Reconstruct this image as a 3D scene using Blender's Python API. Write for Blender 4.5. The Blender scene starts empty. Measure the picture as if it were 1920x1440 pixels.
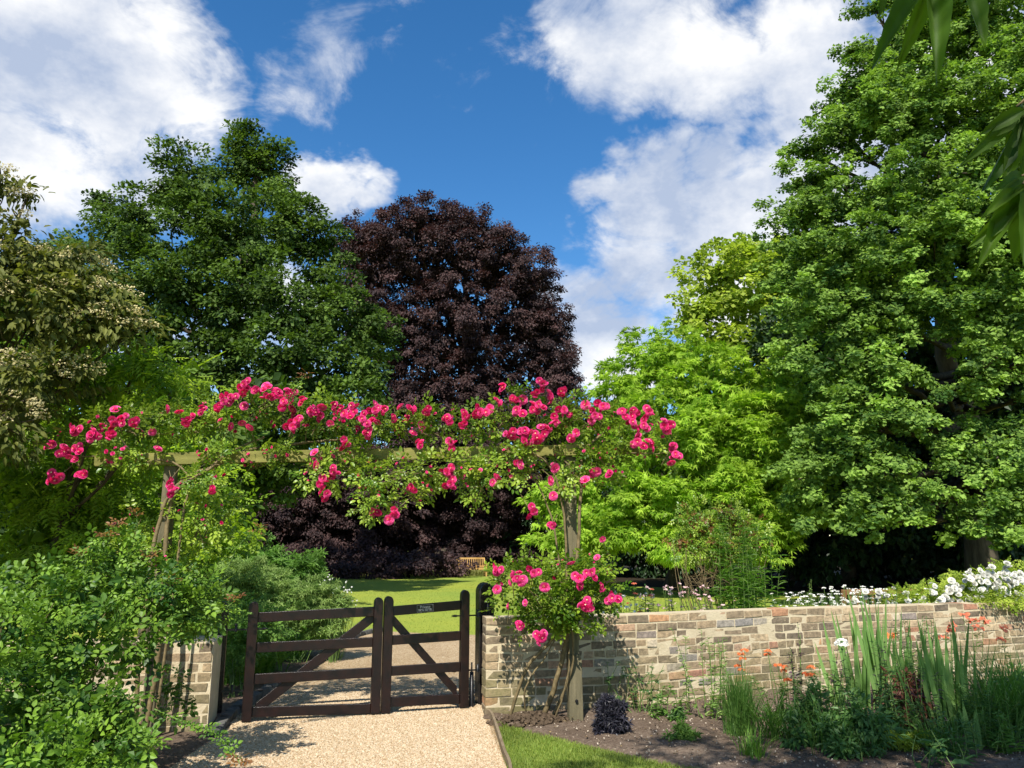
import bpy, math, random
import numpy as np
from mathutils import Vector

# ------------------------------------------------------------------ camera, sky, sun, exposure
sc = bpy.context.scene
FPX, PITCH, CZ = 1440.0, math.radians(11.8), 1.6
cam_d = bpy.data.cameras.new("camera"); cam = bpy.data.objects.new("camera", cam_d)
sc.collection.objects.link(cam); sc.camera = cam
cam.location = (0, 0, CZ); cam.rotation_euler = (math.pi/2 + PITCH, 0, 0)
cam_d.sensor_width = 36; cam_d.lens = 27; cam_d.clip_start = 0.05; cam_d.clip_end = 2000
sc.view_settings.view_transform = 'Standard'; sc.view_settings.look = 'None'
sc.view_settings.exposure = 0.6; sc.view_settings.gamma = 1
try:
    sc.cycles.max_bounces = 7; sc.cycles.transmission_bounces = 4
    sc.cycles.diffuse_bounces = 2; sc.cycles.glossy_bounces = 2
except Exception: pass
cP, sP = math.cos(PITCH), math.sin(PITCH)

def raydir(px, py):
    u, v = (px-960)/FPX, (720-py)/FPX
    return np.array([u, cP - v*sP, sP + v*cP])
def at(px, py, Y):
    d = raydir(px, py); t = Y/d[1]
    return np.array([d[0]*t, Y, CZ + d[2]*t])
def gp(px, py, z=0.0):
    d = raydir(px, py); t = (z-CZ)/d[2]
    return np.array([d[0]*t, d[1]*t, z])
def ell(px, py, Y, rx, rz, ry=None):
    """ellipsoid lobe: centre and radii in metres"""
    c = at(px, py, Y); d = raydir(px, py); s = (Y/d[1])/FPX
    rx, rz = rx*s, rz*s
    return (c[0], c[1], c[2], rx, (0.8*rx if ry is None else ry), rz)

SUN_AZ, SUN_EL = math.radians(14), math.radians(47)      # light travels towards +x,+y
sun_dir = Vector((-math.sin(SUN_AZ)*math.cos(SUN_EL), -math.cos(SUN_AZ)*math.cos(SUN_EL), math.sin(SUN_EL)))
sd = bpy.data.lights.new("sun", 'SUN'); so = bpy.data.objects.new("sun", sd); sc.collection.objects.link(so)
sd.energy = 5.0; sd.angle = math.radians(0.5); sd.color = (1.0, 0.95, 0.87)
so.rotation_euler = sun_dir.to_track_quat('Z', 'Y').to_euler(); so.location = sun_dir*60

def build_world():
    w = bpy.data.worlds.new("World"); sc.world = w; w.use_nodes = True
    nt = w.node_tree; N = nt.nodes; Lk = nt.links.new; N.clear()
    out = N.new('ShaderNodeOutputWorld')
    sky = N.new('ShaderNodeTexSky'); sky.sky_type = 'NISHITA'; sky.sun_disc = False
    sky.sun_elevation = SUN_EL; sky.sun_rotation = math.atan2(sun_dir.x, sun_dir.y)
    sky.air_density = 1.0; sky.dust_density = 0.3; sky.ozone_density = 3.0
    hs = N.new('ShaderNodeHueSaturation'); hs.inputs['Saturation'].default_value = 1.3; hs.inputs['Value'].default_value = 1.0
    Lk(sky.outputs[0], hs.inputs['Color'])
    bg = N.new('ShaderNodeBackground'); bg.inputs[1].default_value = 0.115
    Lk(hs.outputs[0], bg.inputs[0])
    tc = N.new('ShaderNodeTexCoord')
    def noise(scale, detail, rough, vec, dist=0.0):
        n = N.new('ShaderNodeTexNoise'); n.inputs['Scale'].default_value = scale
        n.inputs['Detail'].default_value = detail; n.inputs['Roughness'].default_value = rough
        n.inputs['Distortion'].default_value = dist
        Lk(vec, n.inputs['Vector']); return n
    def vm(op, a, b=None, sca=None):
        n = N.new('ShaderNodeVectorMath'); n.operation = op
        if isinstance(a, (tuple, list)): n.inputs[0].default_value = a
        else: Lk(a, n.inputs[0])
        if b is not None:
            if isinstance(b, (tuple, list)): n.inputs[1].default_value = b
            else: Lk(b, n.inputs[1])
        if sca is not None: n.inputs[3].default_value = sca
        return n
    def mth(op, a, b, clamp=False):
        n = N.new('ShaderNodeMath'); n.operation = op; n.use_clamp = clamp
        for i, x in enumerate((a, b)):
            if isinstance(x, (int, float)): n.inputs[i].default_value = x
            else: Lk(x, n.inputs[i])
        return n.outputs[0]
    dirv = tc.outputs['Generated']
    st = vm('MULTIPLY', dirv, (1, 1, 1.5)).outputs[0]
    wn = noise(3.5, 6, 0.6, st)
    wv = vm('SCALE', vm('SUBTRACT', wn.outputs['Color'], (0.5, 0.5, 0.5)).outputs[0], sca=0.28).outputs[0]
    dw = vm('ADD', dirv, wv).outputs[0]
    blobs = [(60, 60, 220, 1.0), (210, 140, 190, 1.0), (330, 200, 140, 1.0), (60, 260, 200, .9), (260, 300, 150, .75), (110, 380, 90, .6),
             (-150, 150, 260, 1), (620, 40, 130, .62), (560, 160, 120, .5), (500, 260, 90, .38), (760, 30, 120, .36), (920, 120, 110, .34), (650, 375, 95, 1.0), (730, 400, 60, .7),
             (1070, 80, 130, .75), (1200, 30, 190, .9), (1350, 50, 190, .92), (1540, 60, 200, .95), (1160, 150, 100, .8), (1560, 220, 150, .92), (1290, 160, 110, .75), (1450, 330, 150, .9),
             (1130, 330, 85, .95), (1230, 370, 130, 1.0), (1360, 380, 140, 1.0), (1480, 330, 130, .9), (1330, 270, 90, .8), (1200, 470, 130, .9), (1350, 500, 140, .9),
             (1100, 540, 90, .8), (1110, 640, 130, .95), (1180, 700, 120, .9), (1650, 300, 200, .9), (1800, 100, 200, .9), (300, 640, 140, .5), (520, 600, 150, .8),
             (1000, 740, 90, .8), (2100, 300, 250, .8), (780, 10, 60, .3), (130, 620, 200, .7)]
    # a few more cloud banks round the rest of the sky
    rr = random.Random(5); cells = []
    for (px, py, r, wgt) in blobs:
        d = raydir(px, py); k = np.linalg.norm(d); cells.append((tuple(d/k), r/FPX/k*1.12, wgt))
    for i in range(9):
        a = math.radians(70 + 28*i); e = math.radians(rr.uniform(15, 60))
        cells.append(((math.sin(a)*math.cos(e), math.cos(a)*math.cos(e), math.sin(e)), rr.uniform(.15, .3), .9))
    field = None
    for (c, r, wgt) in cells:
        dn = vm('DISTANCE', dw, c)
        mr = N.new('ShaderNodeMapRange'); mr.interpolation_type = 'SMOOTHSTEP'
        mr.inputs['From Min'].default_value = r*1.25; mr.inputs['From Max'].default_value = r*0.1
        mr.inputs['To Min'].default_value = 0; mr.inputs['To Max'].default_value = wgt
        Lk(dn.outputs['Value'], mr.inputs['Value'])
        field = mr.outputs[0] if field is None else mth('MAXIMUM', field, mr.outputs[0])
    n2 = noise(8, 10, 0.66, st, .6)
    dens = mth('ADD', field, mth('MULTIPLY', mth('SUBTRACT', n2.outputs['Fac'], .5), 1.45))
    mr = N.new('ShaderNodeMapRange'); mr.interpolation_type = 'SMOOTHSTEP'
    mr.inputs['From Min'].default_value = .20; mr.inputs['From Max'].default_value = .80
    Lk(dens, mr.inputs['Value'])
    n3 = noise(6, 6, 0.6, vm('ADD', st, (3, 1, .4)).outputs[0])
    shade = N.new('ShaderNodeMapRange'); shade.inputs['From Min'].default_value = .38; shade.inputs['From Max'].default_value = .62
    Lk(n3.outputs['Fac'], shade.inputs['Value'])
    cm = N.new('ShaderNodeMix'); cm.data_type = 'RGBA'
    cm.inputs[6].default_value = (.46, .54, .70, 1); cm.inputs[7].default_value = (1, 1, 1, 1)
    Lk(shade.outputs[0], cm.inputs[0])
    cb = N.new('ShaderNodeBackground'); cb.inputs[1].default_value = .72
    Lk(cm.outputs[2], cb.inputs[0])
    mx = N.new('ShaderNodeMixShader')
    Lk(mth('MULTIPLY', mr.outputs[0], .94), mx.inputs[0]); Lk(bg.outputs[0], mx.inputs[1]); Lk(cb.outputs[0], mx.inputs[2])
    Lk(mx.outputs[0], out.inputs[0])
build_world()

# ------------------------------------------------------------------ helpers
COL = sc.collection
def tag(o, label=None, cat=None, group=None, kind=None):
    if label: o['label'] = label
    if cat: o['category'] = cat
    if group: o['group'] = group
    if kind: o['kind'] = kind
    return o
def empty(name, loc, label, cat, group=None):
    o = bpy.data.objects.new(name, None); COL.objects.link(o); o.location = tuple(float(x) for x in loc)
    o.empty_display_size = .2
    return tag(o, label, cat, group)

class MB:
    """mesh accumulator: vertices in world space, polygons of any size, float attribute tint, colour attribute"""
    def __init__(s): s.V = []; s.F = []; s.T = []; s.M = []; s.n = 0; s.sm = []
    def add(s, V, F, tint=0.5, m=0, smooth=False):
        """F: (k, j) int array of same-size polygons"""
        V = np.asarray(V, dtype=np.float32).reshape(-1, 3); F = np.asarray(F, dtype=np.int64)
        s.V.append(V); s.F.append(F + s.n)
        t = np.full(len(V), tint, np.float32) if np.isscalar(tint) else np.asarray(tint, np.float32)
        s.T.append(t); s.M.append(np.full(len(F), m, np.int32)); s.sm.append(np.full(len(F), smooth, bool)); s.n += len(V)
    def build(s, name, mats, parent=None, bevel=None):
        V = np.concatenate(s.V) if s.V else np.zeros((0, 3), np.float32)
        if parent is not None:
            V = V - np.array(parent.matrix_basis.translation if parent.parent is None else
                             (parent.parent.matrix_basis.translation + parent.location), dtype=np.float32)
        me = bpy.data.meshes.new(name)
        me.vertices.add(len(V)); me.vertices.foreach_set('co', V.ravel().astype(np.float32))
        li = np.concatenate([f.ravel() for f in s.F]).astype(np.int32)
        lt = np.concatenate([np.full(len(f), f.shape[1], np.int32) for f in s.F])
        ls = np.concatenate([[0], np.cumsum(lt)[:-1]]).astype(np.int32)
        me.loops.add(len(li)); me.loops.foreach_set('vertex_index', li)
        me.polygons.add(len(lt)); me.polygons.foreach_set('loop_start', ls)
        me.polygons.foreach_set('material_index', np.concatenate(s.M))
        me.polygons.foreach_set('use_smooth', np.concatenate(s.sm))
        a = me.attributes.new('tint', 'FLOAT', 'POINT'); a.data.foreach_set('value', np.concatenate(s.T))
        me.update(calc_edges=True)
        if not isinstance(mats, (list, tuple)): mats = [mats]
        for m in mats: me.materials.append(m)
        o = bpy.data.objects.new(name, me); COL.objects.link(o)
        if parent is not None: o.parent = parent
        if bevel:
            b = o.modifiers.new('bevel', 'BEVEL'); b.width = bevel; b.segments = 2; b.limit_method = 'ANGLE'
        return o
    # -- primitives
    def box(s, c, ex, ey, ez, tint=.5, m=0, jit=0, rng=None):
        """c centre, ex/ey/ez half-extent vectors"""
        c, ex, ey, ez = map(np.asarray, (c, ex, ey, ez)); V = []
        for a, b, d in ((-1,-1,-1),(1,-1,-1),(1,1,-1),(-1,1,-1),(-1,-1,1),(1,-1,1),(1,1,1),(-1,1,1)): V.append(c+a*ex+b*ey+d*ez)
        V = np.array(V, float)
        if jit: V += rng.normal(0, jit, V.shape)
        s.add(V, [(0,3,2,1),(4,5,6,7),(0,1,5,4),(1,2,6,5),(2,3,7,6),(3,0,4,7)], tint, m)
    def bar(s, p, q, w, h, up=(0,0,1), tint=.5, m=0):
        p, q = np.array(p, float), np.array(q, float); d = q-p; L = np.linalg.norm(d); d /= L
        u = np.array(up, float); sd_ = np.cross(d, u); sd_ /= np.linalg.norm(sd_); u = np.cross(sd_, d)
        s.box((p+q)/2, d*L/2, sd_*w/2, u*h/2, tint, m)
    def prism(s, outline, o, eu, ev, en, th, tint=.5, m=0):
        o, eu, ev, en = (np.array(x, float) for x in (o, eu, ev, en)); k = len(outline)
        A = np.array([o + a*eu + b*ev - en*th/2 for a, b in outline]); B = A + en*th
        s.add(np.concatenate([A, B]), [tuple(range(k))], tint, m)
        base = s.n - 2*k
        s.F.append(np.array([tuple(base+k+i for i in reversed(range(k)))])); s.M.append(np.array([m], np.int32)); s.sm.append(np.array([False]))
        q = [(base+(i+1) % k, base+i, base+k+i, base+k+(i+1) % k) for i in range(k)]
        s.F.append(np.array(q)); s.M.append(np.full(k, m, np.int32)); s.sm.append(np.zeros(k, bool))
    def tube(s, pts, rad, sides=7, tint=.5, m=0, cap=True):
        pts = np.array(pts, float); n = len(pts); rad = np.broadcast_to(np.array(rad, float), (n,))
        tg = np.gradient(pts, axis=0); tg /= np.linalg.norm(tg, axis=1)[:, None] + 1e-9
        ref = np.array([0.13, 0.21, 1.0]) if abs(tg[0][2]) < .8 else np.array([1.0, .2, .1])
        a = np.cross(tg, ref); a /= np.linalg.norm(a, axis=1)[:, None]; b = np.cross(tg, a)
        th = np.linspace(0, 2*np.pi, sides, endpoint=False)
        V = pts[:, None] + rad[:, None, None]*(a[:, None]*np.cos(th)[None, :, None] + b[:, None]*np.sin(th)[None, :, None])
        i, j = np.meshgrid(np.arange(n-1), np.arange(sides), indexing='ij'); j2 = (j+1) % sides
        F = np.stack([i*sides+j, i*sides+j2, (i+1)*sides+j2, (i+1)*sides+j], -1).reshape(-1, 4)
        s.add(V.reshape(-1, 3), F, tint, m, True)
        if cap:
            base = s.n - n*sides
            s.F.append(np.array([[base+(n-1)*sides+k for k in range(sides)]])); s.M.append(np.array([m], np.int32)); s.sm.append(np.array([False]))
    def inst(s, tmpl, C, D, Nr, L, W, tint, m=0, smooth=False):
        """place template (verts, faces groups) at C with axis D, normal Nr"""
        C = np.asarray(C, float); k = len(C)
        if k == 0: return
        D = D/(np.linalg.norm(D, axis=1)[:, None]+1e-9); Nr = Nr - (Nr*D).sum(1)[:, None]*D
        Nr /= (np.linalg.norm(Nr, axis=1)[:, None]+1e-9); S = np.cross(D, Nr)
        tv, tfs = tmpl; tv = np.asarray(tv, float); nv = len(tv)
        L = np.broadcast_to(np.asarray(L, float), (k,)); W = np.broadcast_to(np.asarray(W, float), (k,))
        V = (C[:, None] + tv[None, :, 0, None]*(L[:, None]*D)[:, None] + tv[None, :, 1, None]*(W[:, None]*S)[:, None]
             + tv[None, :, 2, None]*(L[:, None]*Nr)[:, None]).reshape(-1, 3)
        T = np.repeat(np.broadcast_to(np.asarray(tint, float), (k,)), nv)
        off = (np.arange(k)*nv)
        first = True
        for tf in tfs:
            tf = np.array(tf); F = (tf[None] + off[:, None, None]).reshape(-1, tf.shape[1])
            if first: s.add(V, F, T, m, smooth); base = s.n - len(V); first = False
            else: s.F.append(F + base); s.M.append(np.full(len(F), m, np.int32)); s.sm.append(np.full(len(F), smooth, bool))
    def blades(s, B, az, L, W, lean, droop, tint=.5, m=0, seg=5, taper=1.0, twist=0.0, flatup=False):
        """ribbons rising from B. lean/droop fractions of length"""
        B = np.asarray(B, float); k = len(B); bc = lambda x: np.broadcast_to(np.asarray(x, float), (k,))
        L, W, lean, droop, az = map(bc, (L, W, lean, droop, az)); t = np.linspace(0, 1, seg+1)
        h = np.stack([np.cos(az), np.sin(az), 0*az], 1)
        sd_ = np.stack([-np.sin(az+twist), np.cos(az+twist), 0*az], 1)
        x = (lean[:, None]*t + droop[:, None]*t**2)*L[:, None]
        z = (t - .75*droop[:, None]*t**2.4)*L[:, None]*np.sqrt(np.maximum(1-lean**2, .1))[:, None]
        P = B[:, None] + h[:, None]*x[..., None]; P[..., 2] += z
        w = W[:, None]*.5*np.minimum(1, (1-t)*2.2*taper+.02)*np.minimum(1, .55+t*2)
        A = P - sd_[:, None]*w[..., None]; C = P + sd_[:, None]*w[..., None]
        V = np.stack([A, C], 2).reshape(-1, 3)
        i = np.arange(seg); f = np.stack([2*i, 2*i+1, 2*i+3, 2*i+2], 1)
        F = (f[None] + (np.arange(k)*2*(seg+1))[:, None, None]).reshape(-1, 4)
        s.add(V, F, np.repeat(bc(tint), 2*(seg+1)), m)

# ------------------------------------------------------------------ materials
def new_mat(name):
    m = bpy.data.materials.new(name); m.use_nodes = True; nt = m.node_tree; nt.nodes.clear()
    out = nt.nodes.new('ShaderNodeOutputMaterial'); return m, nt, out
def mixc(nt, fac, a, b, mode='MIX'):
    n = nt.nodes.new('ShaderNodeMix'); n.data_type = 'RGBA'; n.blend_type = mode
    for i, x in ((0, fac), (6, a), (7, b)):
        if isinstance(x, (int, float)): n.inputs[i].default_value = x
        elif isinstance(x, (tuple, list)): n.inputs[i].default_value = tuple(x)+(1,) if len(x) == 3 else x
        else: nt.links.new(x, n.inputs[i])
    return n.outputs[2]
def nz(nt, scale, detail=3, rough=.55, vec=None, kind='Noise'):
    n = nt.nodes.new('ShaderNodeTex'+kind); n.inputs['Scale'].default_value = scale
    if kind == 'Noise': n.inputs['Detail'].default_value = detail; n.inputs['Roughness'].default_value = rough
    if vec is None:
        g = nt.nodes.new('ShaderNodeNewGeometry'); vec = g.outputs['Position']
    nt.links.new(vec, n.inputs['Vector']); return n
def ramp(nt, fac, stops):
    r = nt.nodes.new('ShaderNodeValToRGB'); e = r.color_ramp.elements
    while len(e) < len(stops): e.new(.5)
    for i, (p, c) in enumerate(stops): e[i].position = p; e[i].color = tuple(c)+(1,)
    nt.links.new(fac, r.inputs[0]); return r.outputs[0]
def leafmat(name, a, b, trans=.35, rough=.45, spec=.45, tcol=None, patch=1.2, back=None):
    m, nt, out = new_mat(name); N = nt.nodes; Lk = nt.links.new
    at_ = N.new('ShaderNodeAttribute'); at_.attribute_name = 'tint'
    c = mixc(nt, at_.outputs['Fac'], a, b)
    n = nz(nt, patch, 2)
    hs = N.new('ShaderNodeHueSaturation'); Lk(c, hs.inputs['Color'])
    mr = N.new('ShaderNodeMapRange'); mr.inputs['From Min'].default_value = .3; mr.inputs['From Max'].default_value = .7
    mr.inputs['To Min'].default_value = .8; mr.inputs['To Max'].default_value = 1.22
    Lk(n.outputs['Fac'], mr.inputs['Value']); Lk(mr.outputs[0], hs.inputs['Value'])
    p = N.new('ShaderNodeBsdfPrincipled'); p.inputs['Roughness'].default_value = rough
    p.inputs['Specular IOR Level'].default_value = spec; Lk(hs.outputs[0], p.inputs['Base Color'])
    t = N.new('ShaderNodeBsdfTranslucent'); tm = mixc(nt, 1.0, hs.outputs[0], tcol or (1.6, 1.7, .7), 'MULTIPLY'); Lk(tm, t.inputs[0])
    mx = N.new('ShaderNodeMixShader'); mx.inputs[0].default_value = trans
    Lk(p.outputs[0], mx.inputs[1]); Lk(t.outputs[0], mx.inputs[2]); Lk(mx.outputs[0], out.inputs[0])
    return m
def solid(name, a, b, scale=8, rough=.6, bump=.0, bscale=40, spec=.4, stretch=None, detail=5, metal=0):
    m, nt, out = new_mat(name); N = nt.nodes; Lk = nt.links.new
    tc = N.new('ShaderNodeTexCoord'); vec = tc.outputs['Object']
    if stretch:
        mp = N.new('ShaderNodeMapping'); mp.inputs['Scale'].default_value = stretch; Lk(vec, mp.inputs[0]); vec = mp.outputs[0]
    n = nz(nt, scale, detail, .6, vec); c = ramp(nt, n.outputs['Fac'], [(.3, a), (.7, b)])
    p = N.new('ShaderNodeBsdfPrincipled'); p.inputs['Roughness'].default_value = rough; p.inputs['Specular IOR Level'].default_value = spec
    p.inputs['Metallic'].default_value = metal
    Lk(c, p.inputs['Base Color'])
    if bump:
        n2 = nz(nt, bscale, 6, .65, vec); bp = N.new('ShaderNodeBump'); bp.inputs['Strength'].default_value = bump; bp.inputs['Distance'].default_value = .01
        Lk(n2.outputs['Fac'], bp.inputs['Height']); Lk(bp.outputs[0], p.inputs['Normal'])
    Lk(p.outputs[0], out.inputs[0]); return m

M = {}
M['bark'] = solid('bark', (.035, .028, .02), (.11, .09, .065), 6, .9, .8, 14, .1, (1, 1, .25))
M['cane'] = solid('rose_cane', (.10, .075, .035), (.24, .18, .09), 20, .8, .3, 60, .2)
M['stem'] = solid('green_stem', (.07, .13, .02), (.14, .22, .05), 20, .6)
M['oak'] = leafmat('oak_leaf', (.018, .042, .008), (.11, .18, .028), .30, .6, .18)
M['beech'] = leafmat('copper_beech_leaf', (.020, .013, .014), (.092, .052, .048), .2, .6, .22, (1.8, .9, .7))
M['beech_low'] = M['beech']
M['gum'] = leafmat('sweetgum_leaf', (.12, .23, .012), (.38, .53, .06), .42, .6, .18)
M['lime'] = leafmat('lime_leaf', (.12, .19, .015), (.42, .50, .08), .42, .6, .18)
M['ginkgo'] = leafmat('ginkgo_leaf', (.035, .085, .015), (.26, .40, .070), .33, .6, .18)
M['wist'] = leafmat('pinnate_leaf', (.07, .15, .010), (.32, .44, .030), .45, .5, .35)
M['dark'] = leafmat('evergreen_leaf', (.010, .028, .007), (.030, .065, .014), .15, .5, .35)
M['cream'] = leafmat('shrub_leaf', (.035, .05, .010), (.17, .18, .04), .3, .6, .18)
M['creamfl'] = leafmat('cream_blossom', (.52, .44, .20), (.70, .62, .36), .2, .7, .2, (1.1, 1.1, .9))
M['rose'] = leafmat('rose_leaf', (.08, .17, .012), (.32, .42, .050), .35, .38, .5)
M['bush'] = leafmat('rose_bush_leaf', (.025, .08, .010), (.19, .32, .030), .27, .48, .32)
M['red'] = leafmat('young_red_leaf', (.16, .07, .025), (.26, .13, .04), .35, .5, .4)
M['pink'] = leafmat('rose_petal', (.68, .007, .155), (.94, .13, .42), .30, .6, .25, (1.3, .6, .8), 9)
M['eye'] = leafmat('rose_centre', (.75, .45, .40), (.8, .62, .3), .2, .7, .2, (1, 1, .9))
M['white'] = leafmat('white_petal', (.78, .76, .68), (.86, .85, .80), .25, .6, .25, (1, 1, .9))
M['pale'] = leafmat('pale_pink_petal', (.62, .35, .38), (.75, .58, .55), .25, .6, .2, (1, .9, .9))
M['orange'] = leafmat('orange_petal', (.75, .16, .05), (.80, .26, .08), .3, .6, .2, (1.2, .8, .7))
M['coral'] = leafmat('coral_petal', (.68, .16, .10), (.78, .27, .13), .3, .6, .2, (1.2, .8, .7))
M['purple'] = leafmat('purple_leaf', (.022, .010, .022), (.075, .025, .05), .15, .5, .4, (1.3, .7, 1.1))
M['black'] = leafmat('black_leaf', (.010, .010, .014), (.035, .032, .045), .08, .45, .45, (1, 1, 1))
M['brownleaf'] = leafmat('bronze_leaf', (.09, .035, .02), (.17, .07, .035), .25, .6, .3, (1.5, .9, .6))
M['iris'] = leafmat('iris_blade', (.10, .20, .05), (.20, .33, .10), .35, .45, .4)
M['blade'] = leafmat('grass_blade', (.05, .13, .02), (.12, .22, .045), .35, .5, .35)
M['lily'] = leafmat('daylily_blade', (.09, .22, .02), (.19, .33, .045), .4, .45, .4)
M['herb'] = leafmat('herb_leaf', (.07, .16, .022), (.15, .27, .05), .35, .55, .3)
M['grey'] = leafmat('grey_green_leaf', (.14, .24, .05), (.29, .40, .12), .3, .6, .3)
M['bluegreen'] = leafmat('blue_green_leaf', (.035, .10, .022), (.10, .19, .045), .3, .5, .4)
M['big'] = leafmat('ash_leaf', (.035, .085, .010), (.085, .15, .018), .50, .55, .3, (1.9, 1.9, .5), 14)
M['lawnblade'] = leafmat('lawn_blade', (.13, .21, .028), (.26, .31, .06), .35, .6, .3)
M['straw'] = leafmat('dry_grass', (.22, .24, .07), (.38, .36, .14), .3, .7, .2)
M['timber'] = solid('green_weathered_timber', (.15, .145, .04), (.27, .25, .075), 3, .85, .5, 60, .15, (1, 6, 6))
M['post'] = solid('grey_weathered_timber', (.095, .085, .05), (.20, .17, .10), 4, .9, .6, 50, .15, (6, 6, .6))
M['gate'] = solid('dark_stained_wood_lit_patches', (.004, .0025, .002), (.018, .006, .004), 4, .30, .35, 60, .5, (3, 3, 3))  # reddish mottling puts the gate's sunlit patches into the colour
M['blackwood'] = solid('black_stained_wood', (.007, .006, .006), (.016, .012, .011), 5, .26, .25, 50, .5)
M['iron'] = solid('black_iron', (.006, .006, .007), (.014, .013, .013), 30, .4, .2, 80, .5)
M['teak'] = solid('golden_teak', (.38, .22, .065), (.55, .34, .12), 5, .6, .2, 60, .3)
M['oldwood'] = solid('brown_bench_wood', (.16, .075, .028), (.25, .125, .05), 5, .7, .3, 60, .3)
M['board'] = solid('edging_board', (.16, .12, .07), (.27, .21, .14), 8, .9, .5, 60, .1)
M['plaque'] = solid('black_plaque', (.006, .006, .007), (.010, .010, .011), 9, .3, 0, 10, .5)
M['lettering'] = solid('white_lettering', (.6, .6, .58), (.7, .7, .68), 9, .5)
M['stone'] = solid('edging_stone', (.05, .05, .048), (.15, .145, .13), 9, .9, .6, 40, .2)

def brick_mat():
    m, nt, out = new_mat('old_brick'); N = nt.nodes; Lk = nt.links.new
    a = N.new('ShaderNodeAttribute'); a.attribute_name = 'tint'
    c = ramp(nt, a.outputs['Fac'], [(0, (.16, .13, .095)), (.18, (.23, .18, .12)), (.34, (.31, .24, .155)), (.5, (.32, .24, .15)), (.62, (.46, .36, .23)), (.72, (.34, .17, .12)), (.82, (.50, .29, .15)), (.91, (.22, .21, .20)), (1, (.55, .46, .32))])
    c.node.color_ramp.interpolation = 'LINEAR'
    n1 = nz(nt, 26, 6, .7); c = mixc(nt, 1.0, c, ramp(nt, n1.outputs['Fac'], [(.3, (.55, .55, .55)), (.7, (1.4, 1.35, 1.3))]), 'MULTIPLY')
    # mortar smeared over the faces
    n2 = nz(nt, 11, 7, .72); f = ramp(nt, n2.outputs['Fac'], [(.63, (0, 0, 0)), (.70, (.85, .85, .85))]); c = mixc(nt, f, c, (.52, .43, .28))
    # green algae low down on the wall
    g = N.new('ShaderNodeNewGeometry'); sx = N.new('ShaderNodeSeparateXYZ'); Lk(g.outputs['Position'], sx.inputs[0])
    mr = N.new('ShaderNodeMapRange'); mr.inputs['From Min'].default_value = .62; mr.inputs['From Max'].default_value = .22; Lk(sx.outputs[2], mr.inputs['Value'])
    n3 = nz(nt, 2.2, 5, .6); r3 = ramp(nt, n3.outputs['Fac'], [(.35, (0, 0, 0)), (.6, (.85, .85, .85))])
    mm = N.new('ShaderNodeMath'); mm.operation = 'MULTIPLY'; Lk(mr.outputs[0], mm.inputs[0]); Lk(r3, mm.inputs[1])
    c = mixc(nt, mm.outputs[0], c, mixc(nt, n1.outputs['Fac'], (.10, .095, .035), (.27, .24, .11)))
    p = N.new('ShaderNodeBsdfPrincipled'); p.inputs['Roughness'].default_value = .92; p.inputs['Specular IOR Level'].default_value = .15; Lk(c, p.inputs['Base Color'])
    nb = nz(nt, 60, 8, .7); bp = N.new('ShaderNodeBump'); bp.inputs['Strength'].default_value = .9; bp.inputs['Distance'].default_value = .008
    Lk(nb.outputs['Fac'], bp.inputs['Height']); Lk(bp.outputs[0], p.inputs['Normal']); Lk(p.outputs[0], out.inputs[0]); return m
M['brick'] = brick_mat()
M['mortar'] = solid('sandy_mortar', (.44, .36, .23), (.60, .51, .35), 5, .95, .8, 50, .1, None, 8)

def ground_mat(name, stops, scale, big, bumpd, vor=None, patchscale=.35, patch=None, vscale=70, rough=.95):
    m, nt, out = new_mat(name); N = nt.nodes; Lk = nt.links.new
    if vor:
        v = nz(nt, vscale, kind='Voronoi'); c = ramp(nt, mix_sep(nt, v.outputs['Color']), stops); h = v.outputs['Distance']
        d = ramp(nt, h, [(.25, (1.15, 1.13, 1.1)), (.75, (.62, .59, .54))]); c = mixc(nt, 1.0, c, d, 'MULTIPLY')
    else:
        n = nz(nt, scale, 8, .75); c = ramp(nt, n.outputs['Fac'], stops); h = n.outputs['Fac']
    if patch:
        n2 = nz(nt, patchscale, 5, .6); c = mixc(nt, ramp(nt, n2.outputs['Fac'], [(.38, (0, 0, 0)), (.62, (1, 1, 1))]), c, mixc(nt, 1.0, c, patch, 'MULTIPLY'))
    p = N.new('ShaderNodeBsdfPrincipled'); p.inputs['Roughness'].default_value = rough; p.inputs['Specular IOR Level'].default_value = .1; Lk(c, p.inputs['Base Color'])
    bp = N.new('ShaderNodeBump'); bp.inputs['Strength'].default_value = .7; bp.inputs['Distance'].default_value = bumpd
    if vor: bp.invert = True
    Lk(h, bp.inputs['Height']); Lk(bp.outputs[0], p.inputs['Normal']); Lk(p.outputs[0], out.inputs[0]); return m
def mix_sep(nt, col):
    s = nt.nodes.new('ShaderNodeSeparateColor'); nt.links.new(col, s.inputs[0]); return s.outputs[0]
GRAV = [(0, (0.295, 0.200, 0.101)), (.25, (0.410, 0.296, 0.172)), (.6, (0.508, 0.400, 0.257)), (.85, (0.590, 0.496, 0.351)), (1, (.42, .27, .15))]
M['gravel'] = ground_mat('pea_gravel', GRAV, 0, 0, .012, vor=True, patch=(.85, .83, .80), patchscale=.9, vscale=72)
M['lawn'] = ground_mat('mown_grass', [(.25, (.13, .20, .026)), (.5, (.22, .29, .045)), (.78, (.36, .38, .09))], 26, 0, .03, patch=(1.3, 1.12, 1.0), patchscale=.22)
M['soil'] = ground_mat('garden_soil', [(.3, (.085, .06, .042)), (.5, (.165, .122, .088)), (.75, (.30, .235, .175))], 30, 0, .03, patch=(.75, .72, .7), patchscale=1.2)
M['clod'] = ground_mat('dark_soil_clods', [(.3, (.05, .035, .022)), (.6, (.12, .085, .055)), (.8, (.17, .13, .09))], 30, 0, .03)
M['crumb'] = leafmat('soil_crumb', (.14, .10, .07), (.50, .42, .32), 0, .9, .1)
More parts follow.
